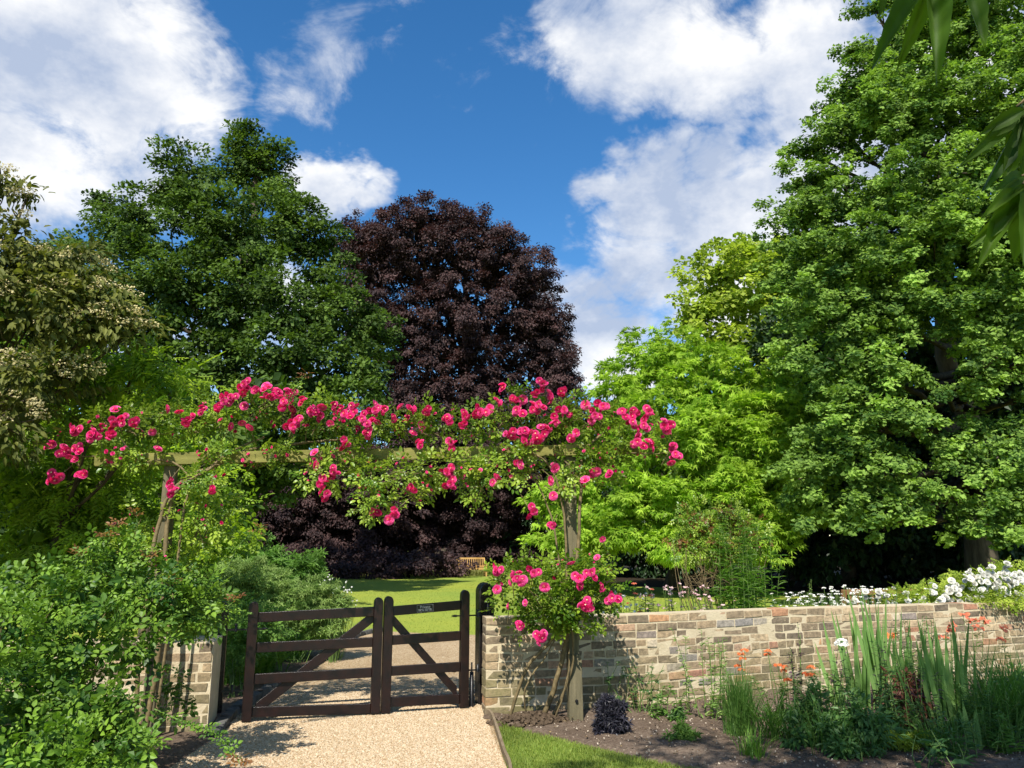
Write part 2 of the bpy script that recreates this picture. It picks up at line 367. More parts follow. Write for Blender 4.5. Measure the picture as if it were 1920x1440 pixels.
M['dry'] = leafmat('dry_leaf', (.16, .10, .05), (.34, .25, .12), .1, .8, .1)
M['litter'] = ground_mat('leaf_litter_shade_dark', [(.3, (.018, .014, .009)), (.6, (.04, .03, .018)), (.8, (.07, .055, .035))], 20, 0, .03)
def pebmat():
    m, nt, out = new_mat('gravel_stone'); a = nt.nodes.new('ShaderNodeAttribute'); a.attribute_name = 'tint'
    c = ramp(nt, a.outputs['Fac'], GRAV); p = nt.nodes.new('ShaderNodeBsdfPrincipled'); p.inputs['Roughness'].default_value = .8
    nt.links.new(c, p.inputs['Base Color']); nt.links.new(p.outputs[0], out.inputs[0]); return m
M['peb'] = pebmat()

# ------------------------------------------------------------------ leaf templates (x along, y across, z normal)
T_TRI = ([(0,0,0), (.45,.5,.10), (1,0,-.06), (.45,-.5,.10)], [[(0,1,2)], [(0,2,3)]])
T_LEAF = ([(0,0,0), (.28,.46,.09), (.68,.36,.06), (1,0,-.10), (.68,-.36,.06), (.28,-.46,.09), (.5,0,0)], [[(0,1,2,6),(6,2,3,6)][:1]+[(0,6,4,5)], [(6,2,3),(6,3,4)]])
def star():
    V = [(.0, 0, 0)]; tips = [-75, -38, 0, 38, 75]; r = [.62, .88, 1, .88, .62]; out = []
    for i, a in enumerate(tips):
        if i > 0:
            b = (tips[i-1]+a)/2; out.append((.38*math.cos(math.radians(b)), .38*math.sin(math.radians(b)), .02))
        out.append((r[i]*math.cos(math.radians(a)), r[i]*math.sin(math.radians(a)), -.12))
    V += out; n = len(out); return (V, [[(0, i, i+1) for i in range(1, n)]])
T_STAR = star()
T_FAN = ([(0,0,0), (.75,.55,.08), (1,.22,-.02), (.86,0,.04), (1,-.22,-.02), (.75,-.55,.08)], [[(0,1,2,3),(0,3,4,5)]])
T_OAK = ([(0,0,0), (.3,.28,.05), (.55,.5,.0), (1,.12,-.08), (1,-.12,-.08), (.55,-.5,.0), (.3,-.28,.05)], [[(0,2,3,4)], [(0,4,5)], [(0,1,2)], [(0,5,6)]])
def compound(spec, tm=T_TRI):
    """spec: list of (x, y, angle deg, length, width)"""
    V = []; G = {}
    for (x, y, a, l, w) in spec:
        c, s_ = math.cos(math.radians(a)), math.sin(math.radians(a)); b = len(V)
        for (u, v, z) in tm[0]: V.append((x + c*u*l - s_*v*w, y + s_*u*l + c*v*w, z*l - .12*(x*x)))
        for g in tm[1]:
            for f in g: G.setdefault(len(f), []).append(tuple(b+i for i in f))
    return (V, list(G.values()))
T_ROSE = compound([(.62,0,0,.42,.28), (.42,.05,58,.36,.24), (.42,-.05,-58,.36,.24), (.16,.04,68,.30,.20), (.16,-.04,-68,.30,.20)], T_LEAF)
T_PINN = compound([(.8,0,0,.30,.11)] + [(.16+.17*i, sgn*.02, sgn*55, .34-.02*i, .10) for i in range(4) for sgn in (1, -1)])
T_WHORL = compound([(0,0,a,1,.26) for a in (0, 70, 140, 215, 290)])
def petal_rose():
    """a double bloom facing +z(normal): rings of cupped petals"""
    V = []; F3 = []; F4 = []
    for ring, (k, r0, r1, h0, h1, wd) in enumerate(((6, .10, 1.0, .0, .16, .62), (6, .08, .78, .06, .36, .52), (5, .05, .52, .10, .50, .42), (4, .02, .28, .14, .56, .3))):
        for i in range(k):
            a = 2*math.pi*(i + .37*ring)/k; c, s_ = math.cos(a), math.sin(a)
            prof = ((r0, 0, h0, .15), (r0+(r1-r0)*.55, 0, h0+(h1-h0)*.35, 1.0), (r1, 0, h1, .72))
            b = len(V)
            for (r, _, h, w) in prof:
                for sg in (-1, 0, 1):
                    y = sg*wd*w*.9; x = r - abs(sg)*.10; z = h + abs(sg)*.10*w
                    V.append((c*x - s_*y, s_*x + c*y, z))
            for q in range(2):
                for e in range(2): F4.append((b+q*3+e, b+q*3+e+1, b+q*3+e+4, b+q*3+e+3))
    return (V, [F4])
T_BLOOM = petal_rose()
def flat_flower(k, w=.35):
    return compound([(0,0,360*i/k,1,w) for i in range(k)])
T_DAISY = flat_flower(6, .5)

def unit(rng, n):
    v = rng.normal(size=(n, 3)); return v/np.linalg.norm(v, axis=1)[:, None]

def crown(mb, lobes, leaf, L, W, cr, per, seed, dens=1.0, m=0, sq=.6, up=.45, droop=.4, interior=.15, back=.4, jit=.16, out_bias=.8, spray=0, tint=(.1, .9), clumptint=.3, minz=.05, core=1.0, coresz=2.2):
    """leaf clumps over the surface of each ellipsoid lobe; per leaves in every clump of radius cr"""
    rng = np.random.default_rng(seed); tot = 0
    if len(leaf[0]) > 14 and leaf is not T_STAR: coresz = .8
    for (cx, cy, cz, rx, ry, rz) in lobes:
        c = np.array([cx, cy, cz]); r = np.array([rx, ry, rz])
        if core:        # coarser inner leaves that close the crown's heart
            Lc = min(coresz*L, .5*min(rx, rz)); k = int(core*1.5*(rx*rz + rx*ry + ry*rz)*2/(Lc*Lc)) ; u = unit(rng, k); pc_ = c + u*r*rng.uniform(.25, .66, k)[:, None]; ok = pc_[:, 2] > minz+Lc*.3
            u, pc_ = u[ok], pc_[ok]; k = len(u); tot += k
            mb.inst(T_TRI, pc_, unit(rng, k)-np.array([0, 0, .4]), u*.5+rng.normal(0, .6, (k, 3)), Lc*rng.uniform(.7, 1.1, k), Lc*.7, rng.uniform(0, .6, k), m)
        area = 4*math.pi*((rx*ry)**1.6/3+(rx*rz)**1.6/3+(ry*rz)**1.6/3)**(1/1.6)
        nc = max(3, int(dens*area/(cr*cr*2.2)))
        u = unit(rng, nc); rad = 1 + rng.normal(0, jit, nc) ; ins = rng.random(nc) < interior; rad[ins] *= rng.uniform(.3, .8, ins.sum())
        keep = (u[:, 1] < .25) | (rng.random(nc) < back); u, rad = u[keep], rad[keep]; nc = len(u)
        P = c + u*r*rad[:, None]
        crs = cr*rng.uniform(.65, 1.35, nc); k = np.maximum(3, (per*rng.uniform(.6, 1.4, nc)*(crs/cr)**2).astype(int))
        idx = np.repeat(np.arange(nc), k); n = len(idx)
        g = unit(rng, n)*(rng.random(n)**.45)[:, None]; sc3 = np.array([1, 1, sq]); g[:, 2] = np.where(rng.random(n) < .5, np.abs(g[:, 2]), g[:, 2]); off = g*sc3*crs[idx][:, None]
        if spray:      # stretch clumps outwards and down into drooping sprays
            o = u[idx]*np.array([1, 1, .2]); o[:, 2] -= .35; t = rng.random(n)*spray*crs[idx]
            off = off*(1-.45*t/(spray*crs[idx]+1e-6))[:, None] + o*t[:, None]
        pos = P[idx] + off
        nrm = g*.7 + u[idx]*.35 + rng.normal(0, .45, (n, 3)); nrm[:, 2] += up; nrm += np.array(sun_dir)*.55
        d = g*.5 + u[idx]*out_bias + rng.normal(0, .5, (n, 3)); d[:, 2] -= droop
        tn = np.clip(rng.uniform(*tint, n) + rng.normal(0, clumptint, nc)[idx], 0, 1)
        s_ = rng.uniform(.55, 1.4, n); ok = pos[:, 2] > minz
        mb.inst(leaf, pos[ok], d[ok], nrm[ok], (L*s_)[ok], (W*s_)[ok], tn[ok], m); tot += int(ok.sum())
    if tot > 15000: print('crown', seed, tot)

def limbs(mb, base, top, lobes, r0, seed, twig=3, m=0, r_end=.03, frac=.55):
    rng = np.random.default_rng(seed); base, top = np.array(base, float), np.array(top, float); H = top[2]-base[2]
    n = 9; t = np.linspace(0, 1, n); pts = base + (top-base)*t[:, None]; pts[1:-1, :2] += rng.normal(0, H*.012, (n-2, 2))
    rad = r0*(1-.82*t); rad[0] *= 1.35
    mb.tube(pts, rad, 10, .5, m)
    for (cx, cy, cz, rx, ry, rz) in lobes:
        c = np.array([cx, cy, cz]); hz = np.clip((cz-base[2])/H*frac + .08, .12, .93)
        p0 = base + (top-base)*hz; d = c-p0; k = 6; tt = np.linspace(0, 1, k)
        P = p0 + d*tt[:, None]; P[:, 2] += np.sin(tt*np.pi)*-.06*np.linalg.norm(d) + rng.normal(0, .04, k)*np.linalg.norm(d)*.3*(tt > 0)*(tt < 1)
        rr = r0*(1-.8*hz)*.45; mb.tube(P, rr*(1-tt)+r_end*tt, 6, .5, m)
        for _ in range(twig):
            q = P[rng.integers(3, k)]; e = c + unit(rng, 1)[0]*np.array([rx, ry, rz])*.9
            w = np.linspace(0, 1, 4)[:, None]; Q = q + (e-q)*w; Q[1:-1] += rng.normal(0, .05, (2, 3))*np.linalg.norm(e-q)
            mb.tube(Q, np.linspace(r_end*1.2, r_end*.3, 4), 4, .5, m, cap=False)

def tree(name, label, base, top, lobes, r0, seed, mat, leaf, L, W, cr, per, group=None, extra=None, cat='tree', bark='bark', twig=3, r_end=.03, frac=.55, **kw):
    root = empty(name, base, label, cat, group)
    mb = MB(); limbs(mb, base, top, lobes, r0, seed+1, twig, r_end=r_end, frac=frac); mb.build('trunk', M[bark], root)
    mb = MB(); crown(mb, lobes, leaf, L, W, cr, per, seed, **kw); mb.build('crown', M[mat], root)
    return root

def inpoly(P, poly):
    x, y = P[:, 0], P[:, 1]; c = np.zeros(len(P), bool); n = len(poly)
    for i in range(n):
        x1, y1 = poly[i][:2]; x2, y2 = poly[(i+1) % n][:2]
        k = ((y1 > y) != (y2 > y)) & (x < (x2-x1)*(y-y1)/((y2-y1)+1e-12)+x1); c ^= k
    return c
def sheet(name, poly, mat, z):
    from mathutils.geometry import tessellate_polygon
    V = [(p[0], p[1], z) for p in poly]; F = tessellate_polygon([[Vector(v) for v in V]])
    F = [f if (Vector(V[f[1]])-Vector(V[f[0]])).cross(Vector(V[f[2]])-Vector(V[f[0]])).z > 0 else f[::-1] for f in F]
    mb = MB(); mb.add(V, F); o = mb.build(name, M[mat]); return tag(o, kind='structure')
def sample(poly, n, rng):
    P = np.array([p[:2] for p in poly]); lo, hi = P.min(0), P.max(0); q = lo + rng.random((n, 2))*(hi-lo); return q[inpoly(q, poly)]

# ------------------------------------------------------------------ ground
def smooth_poly(pts, k=5):
    pts = np.array(pts, float); n = len(pts); out = []
    for i in range(n-1):
        p0, p1, p2, p3 = pts[max(i-1, 0)], pts[i], pts[i+1], pts[min(i+2, n-1)]
        for t in np.linspace(0, 1, k, endpoint=False):
            out.append(.5*((2*p1)+(-p0+p2)*t+(2*p0-5*p1+4*p2-p3)*t*t+(-p0+3*p1-3*p2+p3)*t**3))
    out.append(pts[-1]); return np.array(out)
# one sheet of mown grass reaching the horizon
mb = MB(); mb.add([(-400, -200, 0), (400, -200, 0), (400, 600, 0), (-400, 600, 0)], [(0, 1, 2, 3)]); tag(mb.build('lawn', M['lawn']), kind='structure')
edgeR = [gp(958, 1460)[:2]+[.02, -1.5], gp(958, 1460)[:2], gp(945, 1420)[:2], gp(933, 1380)[:2], gp(922, 1350)[:2], gp(906, 1335)[:2]]
backR = [(-.3, 7.95), (-.2, 8.6), (2, 10.6), (6, 12.4), (12, 14.2), (14, 17.0)]
farE = [(8, 15.2), gp(1100, 1186)[:2], gp(890, 1191)[:2], gp(800, 1188)[:2], gp(720, 1184)[:2], gp(668, 1195)[:2], gp(625, 1225)[:2], gp(570, 1262)[:2], gp(500, 1300)[:2], gp(440, 1340)[:2], gp(400, 1385)[:2]]
left = [gp(380, 1390)[:2], gp(300, 1450)[:2], gp(250, 1500)[:2]+[0, -1.0]]
gravel_poly = list(smooth_poly(edgeR)) + backR + farE + left
sheet('gravel_path', gravel_poly, 'gravel', .006)
# soil beds
bedF = smooth_poly([gp(906, 1338)[:2], gp(930, 1356)[:2], gp(1000, 1376)[:2], gp(1100, 1402)[:2], gp(1230, 1432)[:2], gp(1330, 1450)[:2], gp(1500, 1475)[:2], (3.4, 5.0), (7, 5.4)])
WALLC = smooth_poly([(-.25, 7.80), (.5, 7.95), (1.4, 8.19), (3.25, 8.93), (6.15, 9.85), (9.8, 11.2)], 8)   # front foot of the long wall
def soil_bed(name, poly, seed, amp=.035, z0=.016, step=.07):
    rng = np.random.default_rng(seed); P = np.array([p[:2] for p in poly]); lo, hi = P.min(0), P.max(0)
    nx, ny = int((hi[0]-lo[0])/step)+2, int((hi[1]-lo[1])/step)+2
    X, Y = np.meshgrid(np.linspace(lo[0], hi[0], nx), np.linspace(lo[1], hi[1], ny)); Z = np.zeros_like(X)
    for k in range(26):
        f = rng.uniform(2, 20); a = rng.uniform(0, 6.28); Z += np.sin((X*math.cos(a)+Y*math.sin(a))*f + rng.uniform(0, 6.28))/26*2.5
    Z = z0 + amp*(.5+.5*np.clip(Z, -1, 1)) + rng.normal(0, .004, Z.shape)
    V = np.stack([X, Y, Z], -1).reshape(-1, 3); inn = inpoly(V, poly).reshape(ny, nx); V[~inn.ravel(), 2] = .009
    i, j = np.meshgrid(np.arange(ny-1), np.arange(nx-1), indexing='ij'); ok = inn[:-1, :-1] | inn[1:, :-1] | inn[:-1, 1:] | inn[1:, 1:]
    F = np.stack([i*nx+j, i*nx+j+1, (i+1)*nx+j+1, (i+1)*nx+j], -1)[ok]
    mb = MB(); mb.add(V, F, smooth=True); return tag(mb.build(name, M['soil']), kind='structure')
bed_poly = list(bedF) + [tuple(p) for p in WALLC[::-1]]
soil_bed('soil_bed', bed_poly, 3)
soil_bed('soil', [gp(380, 1392)[:2], gp(300, 1455)[:2], gp(230, 1500)[:2]+[0, -1], (-7, 2), (-8, 8), (-2.75, 8.2), (-2.62, 7.2)], 4)
back_bed = [(.3, 8.22), (1.4, 8.45), (3.2, 9.2), (6.0, 10.12), (9.6, 11.45), (9.3, 12.6), (5.4, 11.4), (3.0, 10.4), (.2, 9.2)]
soil_bed('border_soil', back_bed, 6)
# strip of soil in the left border behind the gate
lb = [farE[-i] for i in range(1, 7)]
soil_bed('left_border_soil', [tuple(p) for p in lb] + [(-3.2, 13.5), (-6, 14), (-7, 9), (-3, 7.4)], 8)
# woodland floor; litter colour darkened to stand in for shade under the trees
rng = np.random.default_rng(10)
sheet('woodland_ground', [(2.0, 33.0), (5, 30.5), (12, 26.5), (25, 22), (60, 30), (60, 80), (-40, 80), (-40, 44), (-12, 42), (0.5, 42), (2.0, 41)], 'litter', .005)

# gravel stones
rng = np.random.default_rng(11)
near_poly = [gp(955, 1455)[:2], gp(906, 1338)[:2], gp(890, 1290)[:2], gp(560, 1290)[:2], gp(440, 1345)[:2], gp(380, 1390)[:2], gp(290, 1455)[:2]]
q = sample(near_poly, 90000, rng); n = len(q)
T_STONE = ([(-.5,-.35,0), (.5,-.4,0), (.45,.4,0), (-.45,.35,0), (-.25,-.2,.5), (.28,-.22,.55), (.2,.22,.5), (-.25,.2,.52)], [[(4,5,6,7),(0,1,5,4),(1,2,6,5),(2,3,7,6),(3,0,4,7)]])
mb = MB(); a = rng.uniform(0, 6.28, n); up_ = rng.normal(0, .25, (n, 3)); up_[:, 2] += 1
mb.inst(T_STONE, np.c_[q, np.full(n, .004)], np.c_[np.cos(a), np.sin(a), np.zeros(n)], up_, rng.uniform(.009, .02, n), rng.uniform(.008, .016, n), rng.random(n))
tag(mb.build('gravel_stones', M['peb']), 'loose pale golden pea gravel covering the path through the gateway', 'gravel', kind='stuff')

# near lawn blades
lawn_poly = [tuple(gp(958, 1470)[:2])] + [tuple(gp(*p)[:2]) for p in ((945, 1420), (933, 1380), (924, 1354))] + [tuple(p) for p in bedF[4:-12]]
q = sample(lawn_poly, 90000, rng); n = len(q)
mb = MB(); mb.blades(np.c_[q, np.zeros(n)], rng.uniform(0, 6.28, n), rng.uniform(.02, .05, n), .004, rng.uniform(0, .5, n), rng.uniform(0, .5, n), rng.random(n), seg=2)
tag(mb.build('lawn_grass', M['lawnblade']), 'short mown grass at the near corner between gravel and flower bed', 'grass', kind='stuff')
# taller rough grass at the far edge of the lawn
def strip(pts, n, wdt, rng):
    pts = np.array(pts, float); sg = np.linalg.norm(np.diff(pts, axis=0), axis=1); cs = np.r_[0, np.cumsum(sg)]; t = rng.random(n)*cs[-1]
    x = np.interp(t, cs, pts[:, 0]); y = np.interp(t, cs, pts[:, 1]); return np.c_[x + rng.normal(0, wdt*.3, n), y + rng.normal(0, wdt, n), np.zeros(n)]
mb = MB(); P = strip([(-14, 41), (-7, 41.6), (0, 42), (3, 41.6)], 9000, .5, rng)
mb.blades(P, rng.uniform(0, 6.28, 9000), rng.uniform(.12, .5, 9000), .03, .2, .4, rng.random(9000), seg=3)
tag(mb.build('rough_grass', M['straw']), 'uncut pale grass along the foot of the dark copper hedge', 'grass', kind='stuff')
# small tufts over the mown lawn so that it has a real nap
q = np.concatenate([sample([(-7, 13.5), (1, 13), (9, 16), (7, 22), (1.5, 37), (-12, 37)], 90000, rng)]); q = q[~inpoly(q, gravel_poly)]; n = len(q)
mb = MB(); mb.blades(np.c_[q, np.zeros(n)], rng.uniform(0, 6.28, n), rng.uniform(.015, .045, n), .014, rng.uniform(.1, .6, n), .3, rng.random(n), seg=1)
tag(mb.build('lawn_tufts', M['lawnblade']), 'fine texture of mown grass on the big lawn before the bench', 'grass', kind='stuff')

# edging board of the gravel
mb = MB(); e = smooth_poly(edgeR[:-1] + [gp(912, 1342)[:2]])
for p, q_ in zip(e[:-1], e[1:]): mb.bar((*p, .03), (*q_, .03), .022, .07)
tag(mb.build('edging_board', M['board']), 'thin weathered timber edging strip between gravel and near lawn', 'edging')
# stone edging of the left border
rng = np.random.default_rng(12); es = smooth_poly([p for p in farE[4:]], 6); cs = np.r_[0, np.cumsum(np.linalg.norm(np.diff(es, axis=0), axis=1))]; s_ = 0; k = 0
while s_ < cs[-1]-.1:
    p = np.array([np.interp(s_, cs, es[:, 0]), np.interp(s_, cs, es[:, 1])]); l = rng.uniform(.16, .26)
    q_ = np.array([np.interp(s_+l*.93, cs, es[:, 0]), np.interp(s_+l*.93, cs, es[:, 1])]); d = (q_-p)/2; nn = np.array([-d[1], d[0]])/np.linalg.norm(d)
    mb = MB(); mb.box((*(p+q_)/2, .035), (*d, 0), (*nn*.05, 0), (0, 0, .045), jit=.008, rng=rng)
    o = mb.build('edging_stone', M['stone'], bevel=.012); tag(o, 'dark rough stone in the row edging the left border beyond the gate', 'stone', 'edging stones of the left border'); s_ += l; k += 1

rng = np.random.default_rng(13); q = sample([tuple(p[:2]) for p in bed_poly], 16000, rng); n = len(q); mb = MB()
mb.inst(T_STONE, np.c_[q, rng.uniform(.02, .05, n)], unit(rng, n), unit(rng, n), rng.uniform(.006, .022, n), rng.uniform(.006, .018, n), rng.random(n)**1.5, 0)
tag(mb.build('soil_crumbs', M['crumb']), 'pale pebbles and crumbs strewn over the flower bed soil', 'soil', kind='stuff')
q = sample([tuple(p[:2]) for p in bed_poly], 900, rng); n = len(q); mb = MB()
mb.inst(T_TRI, np.c_[q, np.full(n, .05)], unit(rng, n)*[1, 1, .2], unit(rng, n)*.3+[0, 0, 1], rng.uniform(.02, .05, n), rng.uniform(.012, .03, n), rng.random(n))
tag(mb.build('fallen_leaves', M['dry']), 'dry fallen leaf litter on the flower bed', 'leaf litter', kind='stuff')

# ------------------------------------------------------------------ brick walls
def brick_wall(name, label, curve, th, H, seed, back_first=None):
    rng = np.random.default_rng(seed); cur = np.array(curve, float); cs = np.r_[0, np.cumsum(np.linalg.norm(np.diff(cur, axis=0), axis=1))]; tot = cs[-1]
    tg = np.gradient(cur, axis=0); tg /= np.linalg.norm(tg, axis=1)[:, None]
    def pt(s, n, z):
        p = np.array([np.interp(s, cs, cur[:, 0]), np.interp(s, cs, cur[:, 1])]); t = np.array([np.interp(s, cs, tg[:, 0]), np.interp(s, cs, tg[:, 1])])
        nn = np.array([-t[1], t[0]]); q = p + nn*n; return (q[0], q[1], z)
    root = empty(name, (cur[0][0], cur[0][1], 0), label, 'wall')
    mb = MB(); nc = int(round(H/.082)); hc = H/nc
    for c in range(nc):
        s = 0.0; header = (c in (6,)) ; z0, z1 = c*hc+.0068, (c+1)*hc-.0068
        if c % 2 and not header: s = 0.0; first = .12
        else: first = None
        while s < tot-.05:
            l = .12 if header or rng.random() < .10 else .238
            if first: l = first; first = None
            l *= rng.uniform(.93, 1.06); e = min(s+l, tot); j = rng.normal(0, .0035, 4); pr = rng.uniform(-.002, .006)
            dz = .004*math.sin(s*2.3+c*.7)
            V = []
            for zz in (z0+dz, z1+dz):
                for (ss, nn) in ((s+.0065, -pr), (e-.0065, -pr), (e-.0065, th+pr), (s+.0065, th+pr)): V.append(np.array(pt(ss, nn, zz)) + rng.normal(0, .0035, 3))
            if s == 0:
                for q in (0, 3, 4, 7): V[q] = V[q] + np.array([*(-tg[0]*.012), 0])
            tone = rng.random(); tone = tone*.6 if rng.random() < .5 else tone
            mb.add(V, [(0,3,2,1),(4,5,6,7),(0,1,5,4),(1,2,6,5),(2,3,7,6),(3,0,4,7)], tone); s = e
    mb.build('bricks', M['brick'], root, bevel=.004)
    mb = MB(); n = max(8, int(tot/.12)); V = []
    for s in np.linspace(0, tot, n): V += [pt(s, .002, -.03), pt(s, th-.002, -.03), pt(s, th-.002, H-.001), pt(s, .002, H-.001)]
    F = []
    for i in range(n-1):
        for a_, b_ in ((0, 1), (1, 2), (2, 3), (3, 0)): F.append((i*4+a_, i*4+b_, (i+1)*4+b_, (i+1)*4+a_))
    F += [(3, 2, 1, 0), (n*4-4, n*4-3, n*4-2, n*4-1)]
    mb.add(V, F); mb.build('mortar', M['mortar'], root)
    return root
brick_wall('brick_wall', 'long low wall of mottled old bricks running right from the gate post', WALLC, .22, .9, 21)
brick_wall('brick_wall', 'short low brick wall end left of the gate, half hidden by the leafy bush', [(-2.62, 7.07), (-3.2, 6.94), (-4.6, 6.6)][::-1], .55, .76, 22)

# ------------------------------------------------------------------ gate
def round_top(w, h, k=7):
    """outline of a board with a rounded head, origin at foot centre"""
    o = [(-w/2, 0), (w/2, 0)]; r = w/2
    o += [(r*math.cos(a), h-r+r*1.15*math.sin(a)) for a in np.linspace(0, math.pi, k)]
    return o
def wood_up(v): return np.array([v[0], v[1], 0.0])
def gate_leaf(label, A, B, zt, zb, railsz, brace, hinge_left, sign):
    """A, B: feet of the outer faces of the two stiles (world xy)"""
    A, B = np.array([*A, 0.]), np.array([*B, 0.]); L = np.linalg.norm(B-A); e = (B-A)/L; nrm = np.array([e[1], -e[0], 0]); z = np.array([0, 0, 1.])
    root = empty('gate_leaf', A, label, 'gate', 'pair of wooden garden gate leaves')
    sw = .088
    for (s, hh, lo) in ((sw/2, zt[0], zb[0]), (L-sw/2, zt[1], zb[1])):
        mb = MB(); mb.prism(round_top(sw, hh-lo), A+e*s+z*lo, e, z, nrm, .075); mb.build('stile', M['gate'], root, bevel=.006)
    for (a, b) in railsz:
        mb = MB(); o = A + e*sw; W = L-2*sw
        mb.prism([(0, a-.045), (W, b-.045), (W, b+.045), (0, a+.045)], o, e, z, nrm, .032); mb.build('rail', M['gate'], root, bevel=.004)
    (x0, z0), (x1, z1) = brace; mb = MB()
    mb.prism([(x0, z0-.065), (x0, z0+.045), (x1, z1+.065), (x1, z1-.045)], A - nrm*.0285, e, z, nrm, .022); mb.build('brace', M['gate'], root, bevel=.003)
    hx = 0 if hinge_left else L; sg = -1 if hinge_left else 1
    for zz in (railsz[0][0 if hinge_left else 1]-.105, railsz[3][0 if hinge_left else 1]+.19 if hinge_left else railsz[2][1]-.04):
        mb = MB(); c = A + e*hx + z*zz; mb.bar(c+e*sg*.10, c-e*sg*.13, .012, .014); mb.tube([c-e*sg*.13, c-e*sg*.16+nrm*.0, c-e*sg*.185], [.014, .012, .002], 6)
        mb.tube([c+e*sg*.10-z*.02, c+e*sg*.10+z*.055], [.013, .013], 8); mb.bar(c+e*sg*.11, c+e*sg*.19, .018, .018)
        mb.build('hinge', M['iron'], root)
    return root, A, e, nrm, z, L
gA, gM, gB = gp(452, 1357)[:2], gp(711.2, 1341)[:2], gp(713.5, 1341)[:2]
gC = gp(877, 1329)[:2]
def zat(px, py, xy): return at(px, py, xy[1])[2]
LA = np.linalg.norm(gM-gA); LB = np.linalg.norm(gC-gB)
rl = [(zat(462, y0, gA), zat(702, y1, gM)) for y0, y1 in ((1158, 1146), (1215, 1203), (1274, 1260), (1336, 1327))]
rr_ = [(zat(722, y0, gB), zat(866, y1, gC)) for y0, y1 in ((1146, 1134), (1201, 1191), (1259, 1249), (1317, 1309))]
gate_leaf('wider left leaf of the dark stained five-board wooden gate, brace rising to the right', gA, gM, (zat(462, 1129, gA), zat(702, 1121, gM)), (.02, .02), rl, ((.11, rl[3][0]+.02), (LA-.06, rl[0][1]-.04)), True, False)
g2, A2, e2, n2, z2, L2 = gate_leaf('narrower right leaf of the dark wooden gate carrying a small black plaque', gB, gC, (zat(722, 1119, gB), zat(866, 1107, gC)), (.02, .02), rr_, ((.06, rr_[0][0]-.04), (LB-.11, rr_[3][1]+.05)), False, True)
# plaque on the top rail
pc = at(797, 1138.5, (gB[1]+gC[1])/2+.03); tfrac = .5; fr = (pc[0]-A2[0])/(e2[0]*L2); pc = A2 + e2*fr*L2 + z2*(rr_[0][0]*(1-fr)+rr_[0][1]*fr); slope = (rr_[0][1]-rr_[0][0])/L2
eu = e2 + z2*slope; eu /= np.linalg.norm(eu); ev = np.cross(eu, -n2); ev = ev if ev[2] > 0 else -ev
plq = empty('gate_plaque', pc + n2*.017, 'small black plaque lettered in white on the right gate leaf top rail', 'sign')
mb = MB(); mb.prism([(-.085, -.038), (.085, -.038), (.085, .038), (-.085, .038)], pc+n2*.019, eu, ev, n2, .004); mb.build('panel', M['plaque'], plq, bevel=.001)
mb = MB()
for (a, b, c_, d_) in ((-.082, -.035, .082, -.0335), (-.082, .0335, .082, .035), (-.082, -.035, -.0805, .035), (.0805, -.035, .082, .035)):
    mb.prism([(a, b), (c_, b), (c_, d_), (a, d_)], pc+n2*.0225, eu, ev, n2, .002)
for (x0, w, yy) in ((-.07, .055, -.010), (-.005, .07, -.010), (-.07, .03, -.022), (-.03, .02, -.022), (0, .03, -.022), (.038, .03, -.022)):
    mb.prism([(x0, yy), (x0+w, yy), (x0+w, yy+.0045), (x0, yy+.0045)], pc+n2*.0225, eu, ev, n2, .002)
mb.build('border_lines', M['lettering'], plq)
fc = bpy.data.curves.new('lettering', 'FONT'); fc.body = 'Private'; fc.size = .038; fc.align_x = 'CENTER'; fc.extrude = .0008
fo = bpy.data.objects.new('tmp', fc); COL.objects.link(fo); dg = bpy.context.evaluated_depsgraph_get(); me = bpy.data.meshes.new_from_object(fo.evaluated_get(dg)); bpy.data.objects.remove(fo)
nv = len(me.vertices); co = np.zeros(nv*3); me.vertices.foreach_get('co', co); co = co.reshape(-1, 3)
W_ = (pc + n2*.0232)[None] + co[:, 0:1]*eu + (co[:, 1:2]+.002)*ev + co[:, 2:3]*n2; me.vertices.foreach_set('co', (W_-np.array(plq.location)).ravel()); me.materials.append(M['lettering'])
lo_ = bpy.data.objects.new('lettering', me); COL.objects.link(lo_); lo_.parent = plq

# gate posts
def gate_post(label, c, w, h, e):
    root_e = np.array([e[0], e[1], 0.]); nrm = np.array([e[1], -e[0], 0])
    r = empty('gate_post', (c[0], c[1], 0), label, 'post', 'black gate posts')
    mb = MB(); mb.prism(round_top(w, h, 9), (c[0], c[1], 0), root_e, (0, 0, 1), nrm, w*.9); mb.build('shaft', M['blackwood'], r, bevel=.012)
    p = np.array([c[0], c[1], 0]) + nrm*(w*.45+.006)
    for zz in (h-.26, .28): mb = MB(); mb.box(p+np.array([0, 0, zz]), root_e*.03, nrm*.006, (0, 0, .05)); mb.tube([p+np.array([0, 0, zz-.02])+nrm*.02, p+np.array([0, 0, zz+.06])+nrm*.02], [.011, .011], 7); mb.build('hinge_plate', M['iron'], r)
pr = at(909, 1130, 8.38); gate_post('stout round-topped black gate post beside the end of the long wall', pr[:2], .165, zat(909, 1094, pr), e2)
pl = at(414, 1150, 7.82); gate_post('black gate post behind the short left wall', pl[:2], .15, zat(414, 1128, pl), (.95, .29))
# black down-rod of the right gate
mb = MB(); b = at(884, 1300, 8.2); b[2] = 0
mb.tube([b, b+[0, 0, .34]], [.028, .02], 8); mb.tube([b+[0, 0, .34], b+[0, 0, .43]], [.009, .009], 6)
tag(mb.build('hinge_stop', M['iron']), 'small black iron stop standing between right gate leaf and wall end', 'gate stop')

